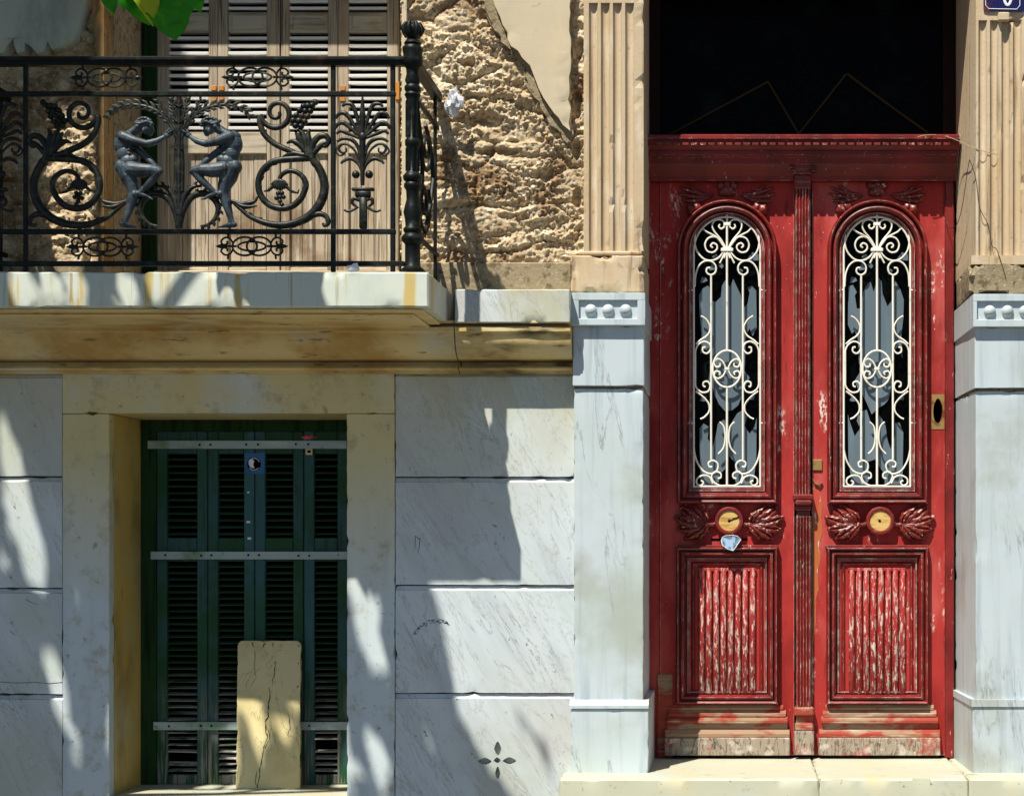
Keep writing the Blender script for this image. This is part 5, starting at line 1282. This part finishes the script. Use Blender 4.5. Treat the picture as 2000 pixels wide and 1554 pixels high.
# cherub figures, one continuous body each
def figure():
    mb = MB()
    def Fp(x, y, d=0.0): return P(x, y, RY - .012 + d)
    def cap(pts, rads, d=0.0):
        """tapered limb through px points (x,y[,d])"""
        q = [Fp(p[0], p[1], (p[2] if len(p) > 2 else 0) + d) for p in pts]
        out = []; rr_ = []
        for i in range(len(q) - 1):
            for j in range(6):
                t = j / 6; out.append(q[i].lerp(q[i + 1], t)); rr_.append(lerp(rads[i], rads[i + 1], t) * kr)
        out.append(q[-1]); rr_.append(rads[-1] * kr)
        mb.tube(out, rr_, 12)
        for p, r_ in zip(q, rads): mb.ell(p, r_ * kr, r_ * kr, r_ * kr, nu=12, nv=8)
    def e(x, y, rx, ry, rz, d=0.0, ang=0):
        mb.ell(Fp(x, y, d), rx * kr, rz * kr, ry * kr, Matrix.Rotation(math.radians(ang), 3, 'Y'), 14, 10)
    # torso
    e(240, 281, 17, 22, 15, 0, 6); e(244, 300, 16, 18, 14); e(240, 268, 14, 12, 14); e(252, 316, 17, 15, 15); e(262, 312, 10, 10, 11, -.004); e(238, 326, 14, 14, 13)
    for k in range(4): cap([(252, 279 + k * 7, -.020), (264, 283 + k * 7, -.010)], [3.2, 2.4])
    # head, neck, hair, face
    cap([(252, 264), (266, 255), (274, 250)], [9.5, 9, 9.5])
    e(283, 245, 14.5, 14, 13.5, 0, 30); e(288, 252, 11, 11, 11.5, 0, 30)
    e(299, 256, 3.4, 3, 3.4, 0); e(293, 263, 5, 3.8, 5); e(296, 260.5, 3, 2, 4); e(296, 250, 4, 3, 7); e(280, 254, 3, 4.2, 2.5, -.026)
    rr_ = random.Random(9)
    for k in range(22):
        a = math.radians(150 + k * 10.5); e(281 + 14 * math.cos(a) + rr_.uniform(-1, 1), 243 + 12 * math.sin(a), 4.2, 3.2, 4, rr_.uniform(-.024, .006), rr_.uniform(-40, 40))
    for k in range(8): e(266 + k * 4.4, 240 + 2 * math.sin(k), 4, 3, 4, -.024, 20)
    cap([(268, 248, -.02), (262, 256, -.016), (257, 258, -.014)], [4.5, 3.5, 2])
    # near arm reaching to the stalk
    cap([(241, 267, -.022), (264, 276, -.026), (287, 281, -.024), (306, 276, -.018), (319, 269, -.012)], [11, 9, 7, 6.2, 4.4])
    e(325, 265, 6.5, 4.6, 4.5, -.010, 35)
    for k in range(4): cap([(328 + k * .8, 263 + k * 2.2 - 3, -.012 + k * .003), (334 + k * .6, 259 + k * 2.6 - 3, -.014 + k * .003), (337, 256 + k * 2.8 - 2, -.008 + k * .003)], [1.9, 1.7, 1.3])
    cap([(322, 262, -.014), (326, 256, -.014), (330, 253, -.010)], [2, 1.8, 1.3])
    # far arm resting on the raised knee
    cap([(256, 279, .012), (272, 296, .010), (283, 304, .004), (296, 317, -.002), (305, 326, -.006)], [9, 8, 6.6, 6, 4.2])
    e(309, 329, 5.5, 4, 4, -.006, -35)
    for k in range(4): cap([(311 + k * .5, 329 + k, -.012 + k * .004), (317, 332 + k * .6, -.012 + k * .004), (319, 336, -.010 + k * .004)], [1.8, 1.6, 1.2])
    # standing leg
    cap([(246, 328, .004), (252, 346, .004), (259, 362, .004), (262, 378, .004)], [17.5, 17, 13.5, 10.5])
    cap([(262, 378, .004), (258, 393, .006), (252, 411, .004), (246, 430, .002), (244, 437, .002)], [10.5, 10, 7.6, 5.4, 5.2])
    e(264, 379, 7, 7, 8, -.006); e(255, 395, 9, 13, 9, .006, 10)
    cap([(240, 439, .002), (250, 440, 0), (262, 442.5, 0)], [5.4, 5, 3]); e(239, 439, 5.5, 5, 5)
    for k in range(5): cap([(262, 443, -.010 + k * .005), (266.5 - k * .5, 443.8, -.010 + k * .005)], [1.7, 1.5])
    # raised leg
    cap([(256, 331, -.012), (276, 333, -.022), (294, 332, -.026), (309, 334, -.024)], [15, 14, 11, 9])
    cap([(309, 335, -.024), (297, 352, -.020), (284, 366, -.014), (274, 376, -.008)], [8.6, 8, 6.2, 4.6])
    e(311, 335, 7, 7, 7, -.028)
    cap([(271, 377, -.008), (281, 381, -.008), (294, 387, -.008)], [4.8, 4.4, 2.6])
    for k in range(5): cap([(294, 387.5, -.016 + k * .004), (298.5 - k * .5, 389.5, -.016 + k * .004)], [1.6, 1.3])
    me = mb.mesh('cherub', weld=False)
    o = bpy.data.objects.new('tmp_figure', me); C.objects.link(o)
    rm = o.modifiers.new('r', 'REMESH'); rm.mode = 'VOXEL'; rm.voxel_size = .0022; rm.use_smooth_shade = True
    smm = o.modifiers.new('s', 'SMOOTH'); smm.factor = .5; smm.iterations = 1
    dgp = bpy.context.evaluated_depsgraph_get(); dgp.update()
    out = bpy.data.meshes.new_from_object(o.evaluated_get(dgp))
    bpy.data.objects.remove(o); out.name = 'cherub'
    out.materials.clear(); return out
fm = figure()
fo = obj('cherub_figure', fm, 'patina', rl_); fo['label'] = 'blue grey cast cherub on the left reaching right to the stalk'
for p_ in fm.polygons: p_.use_smooth = True
mxc = P(350.5, 0, RY).x
me2 = fm.copy(); me2.transform(Matrix.Translation((mxc * 2, 0, 0)) @ Matrix.Scale(-1, 4, (1, 0, 0))); me2.flip_normals()
fo = obj('cherub_figure', me2, 'patina', rl_); fo['label'] = 'blue grey cast cherub on the right reaching left to the stalk'

o = obj('paper_scrap', crumple(P(690, 523, -.55), .022, 3, (1.2, .5, .8)), 'paper'); o.location = (0, 0, 0)
tag(o, 'crumpled white paper scrap lying on the front edge of the balcony slab', 'paper')
o = obj('plastic_bag', crumple(P(886, 198, -.03) + Vector((0, 0, 0)), .040, 8, (.75, .6, 1.15), 3), 'bag')
tag(o, 'crumpled white plastic bag wrapped around the rail end at the rubble wall', 'plastic bag')

# ------------------------------------------------------------------ street tree (stands left of the view, shades the facade)
tree = thing('street_tree', 'leafy street tree whose hanging green leaves show at the top left corner', 'tree', (-4.7, -2.1, 0))
def limb(pts, r0, r1, name='branch', n=9):
    q = cr([Vector(p) for p in pts], 6); return obj(name, MB().tube(q, taper(len(q), r0, r1), n), 'bark', tree, smooth=60)
limb([(-4.7, -2.1, -.05), (-4.72, -2.08, 1.4), (-4.62, -2.1, 2.8), (-4.5, -2.1, 4.0)], .16, .11, 'trunk', 12)
limb([(-4.5, -2.1, 3.95), (-4.0, -2.05, 4.5), (-3.3, -2.1, 4.8), (-2.5, -2.0, 4.95)], .07, .015)
limb([(-4.5, -2.1, 3.95), (-4.6, -2.2, 5.0), (-4.6, -2.0, 6.2), (-4.7, -2.1, 7.6)], .09, .02)
limb([(-4.55, -2.1, 4.4), (-5.0, -2.3, 5.2), (-5.4, -2.4, 6.2)], .06, .02)
limb([(-3.4, -2.1, 4.8), (-2.9, -1.7, 4.7), (-2.4, -1.3, 4.3), (-2.2, -1.1, 3.85), (-2.17, -1.06, 3.68)], .026, .005)
def leafquad(mb, c, size, rot, fold=.25, wd=.62):
    """a pointed leaf with a folded midrib, 8 faces"""
    L_ = size; W_ = size * wd
    base = [(0, 0, 0), (.32 * L_, -.36 * W_, fold * W_ * .5), (.32 * L_, .36 * W_, fold * W_ * .5), (.33 * L_, 0, 0), (.66 * L_, -.30 * W_, fold * W_ * .45), (.66 * L_, .30 * W_, fold * W_ * .45), (.68 * L_, 0, -.03 * L_), (L_, 0, -.10 * L_)]
    mb.add([Vector(c) + rot @ Vector(b) for b in base], [(0, 1, 3), (0, 3, 2), (1, 4, 6, 3), (3, 6, 5, 2), (4, 7, 6), (6, 7, 5)])
cm = MB(); tr_ = random.Random(21)
def cluster(x, z, r, n, y0=-2.9, y1=-2.0):
    for _ in range(n):
        a = tr_.uniform(0, 2 * math.pi); q = r * math.sqrt(tr_.random())
        c = (x + q * math.cos(a), tr_.uniform(y0, y1), z + q * math.sin(a) * .9)
        rot = Euler((tr_.uniform(-.7, .7), tr_.uniform(.1, 1.1), tr_.uniform(0, 6.28))).to_matrix()
        leafquad(cm, c, tr_.uniform(.11, .19), rot)
# leaves fill the crown except where the photograph shows sunlight arriving between them
def seg(p, a, b, r):
    p, a, b = Vector(p), Vector(a), Vector(b); ab = b - a
    t = max(0, min(1, (p - a).dot(ab) / max(1e-6, ab.dot(ab)))); return (p - (a + ab * t)).length < r
LIT = [((8, 835), (30, 935), 17), ((0, 985), (16, 1120), 12), ((30, 950), (76, 1138), 20), ((40, 1000), (62, 1060), 22), ((140, 1142), (148, 1205), 14), ((188, 1146), (204, 1160), 17),
       ((98, 1290), (126, 1400), 15), ((142, 1440), (152, 1492), 12), ((712, 1165), (722, 1222), 25), ((728, 1260), (756, 1350), 16), ((692, 1250), (689, 1345), 9), ((722, 1430), (768, 1560), 14), ((698, 1500), (708, 1560), 14), ((840, 1400), (862, 1482), 12)]
LITW = [((474, 1350), (528, 1490), 13), ((512, 1350), (524, 1400), 10), ((562, 1355), (556, 1390), 11), ((548, 1408), (560, 1440), 9), ((532, 1505), (536, 1520), 10), ((574, 1450), (580, 1545), 9),
        ((430, 1370), (455, 1540), 20), ((415, 1360), (420, 1405), 10), ((640, 1375), (655, 1500), 22), ((605, 1365), (608, 1400), 10), ((390, 1480), (400, 1540), 20)]
BND = [(1122, 845), (1290, 882), (1380, 892), (1480, 942), (1600, 1040)]
def wants_shade(c):
    """True when a leaf at c throws its shadow where the photograph is in shade"""
    def hit(Y):
        t = (Y - c.y) / SUN.y; q = c + SUN * t; k = K(Y); return q, VX + q.x / k, VY - (q.z - EZ) / k
    q, x, y = hit(RY)
    if 190 < x < 790 and 120 < y < 450: return False
    q, x, y = hit(-.57); q0 = q
    if xa < q.x < xb and 2.55 < q.z < 2.71:
        x -= (y - 531) * .22
        return not (14 < x < 66 or 78 < x < 112 or 126 < x < 164 or 212 < x < 258 or 286 < x < 487 or x > 624)
    q, x, y = hit(0)
    if q.z > 2.69:
        if UW0 < q.x < UW1:
            q, x, y = hit(.42); return x < 350
        if x > 760: return False
        return not (84 < x < 166 and y > 190) and not (152 < x < 176 and y < 45)
    if q0.z > 2.71 and xa < q0.x < xb - .25: return True
    if WX(215) < q.x < WX(678):
        q, x, y = hit(.26)
        if y > 1600: return False
        return not any(seg((x, y), a, b, r) for (a, b, r) in LITW)
    if y < 1100: return x < 900 and not any(seg((x, y), a, b, r) for (a, b, r) in LIT[:4])
    bx = BND[-1][1]
    for (a, b) in zip(BND, BND[1:]):
        if a[0] <= y < b[0]: bx = lerp(a[1], b[1], (y - a[0]) / (b[0] - a[0]))
    if x > bx: return seg((x, y), (1008, 1385), (1030, 1435), 9) or seg((x, y), (1052, 1445), (1100, 1560), 10)
    return not any(seg((x, y), a, b, r) for (a, b, r) in LIT)
made = 0
for _ in range(90000):
    c = Vector((tr_.uniform(-6.0, -1.7), tr_.uniform(-2.5, -1.45), tr_.uniform(4.0, 8.4)))
    dx_ = (c.x + 3.9) / 2.3; dz_ = (c.z - 6.0) / 2.4
    if dx_ ** 4 + dz_ ** 4 > 1.05 * (1 + .3 * noise.noise(c * 1.3)): continue
    rot = Euler((tr_.uniform(-.7, .7), tr_.uniform(.1, 1.1), tr_.uniform(0, 6.28))).to_matrix()
    for size in (tr_.uniform(.11, .17), .085, .06, .045):
        if all(wants_shade(c + rot @ Vector((size * u, v * size, 0))) for (u, v) in ((0, 0), (.5, -.25), (.5, .25), (1, 0))):
            leafquad(cm, c, size, rot); made += 1; break
    if made > 34000: break
obj('crown', cm, 'leaf', tree, weld=False)
# the hanging leaves that are in view
def big_leaf(c0, tip, wd, mat, bend=.05, n=10):
    a = P(*c0); b = P(*tip); ax = (b - a); L_ = ax.length; ax.normalize()
    side = ax.cross(Vector((.15, -1, .25))).normalized(); up_ = side.cross(ax)
    vs = []; fs = []
    for i in range(n + 1):
        t = i / n; wv = wd * (math.sin(math.pi * min(1, t * .93 + .05)) ** .75) * (1 - .35 * t) * (1 + .10 * math.sin(i * 2.4))
        if i == n: wv = .001
        c = a + ax * L_ * t + up_ * (bend * math.sin(math.pi * t))
        for (u, h) in ((-1, .30), (-.5, .12), (0, 0), (.5, .12), (1, .30)): vs.append(c + side * u * wv + up_ * h * wv)
    for i in range(n):
        for j in range(4): fs.append((i * 5 + j, i * 5 + j + 1, (i + 1) * 5 + j + 1, (i + 1) * 5 + j))
    return obj('leaf', MB().add(vs, fs), mat, tree, smooth=60)
big_leaf((238, -60, -1.05), (292, 50, -1.0), .085, 'leaf')
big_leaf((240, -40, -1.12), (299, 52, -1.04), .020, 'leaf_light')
big_leaf((322, -70, -1.05), (342, 80, -1.0), .125, 'leaf')
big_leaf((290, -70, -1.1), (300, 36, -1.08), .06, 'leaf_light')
big_leaf((350, -80, -1.08), (392, 26, -1.1), .075, 'leaf')
big_leaf((300, -130, -1.1), (206, -10, -1.05), .09, 'leaf')
big_leaf((205, -70, -1.06), (222, 30, -1.02), .05, 'leaf')
big_leaf((330, -130, -1.1), (440, -40, -1.05), .09, 'leaf')
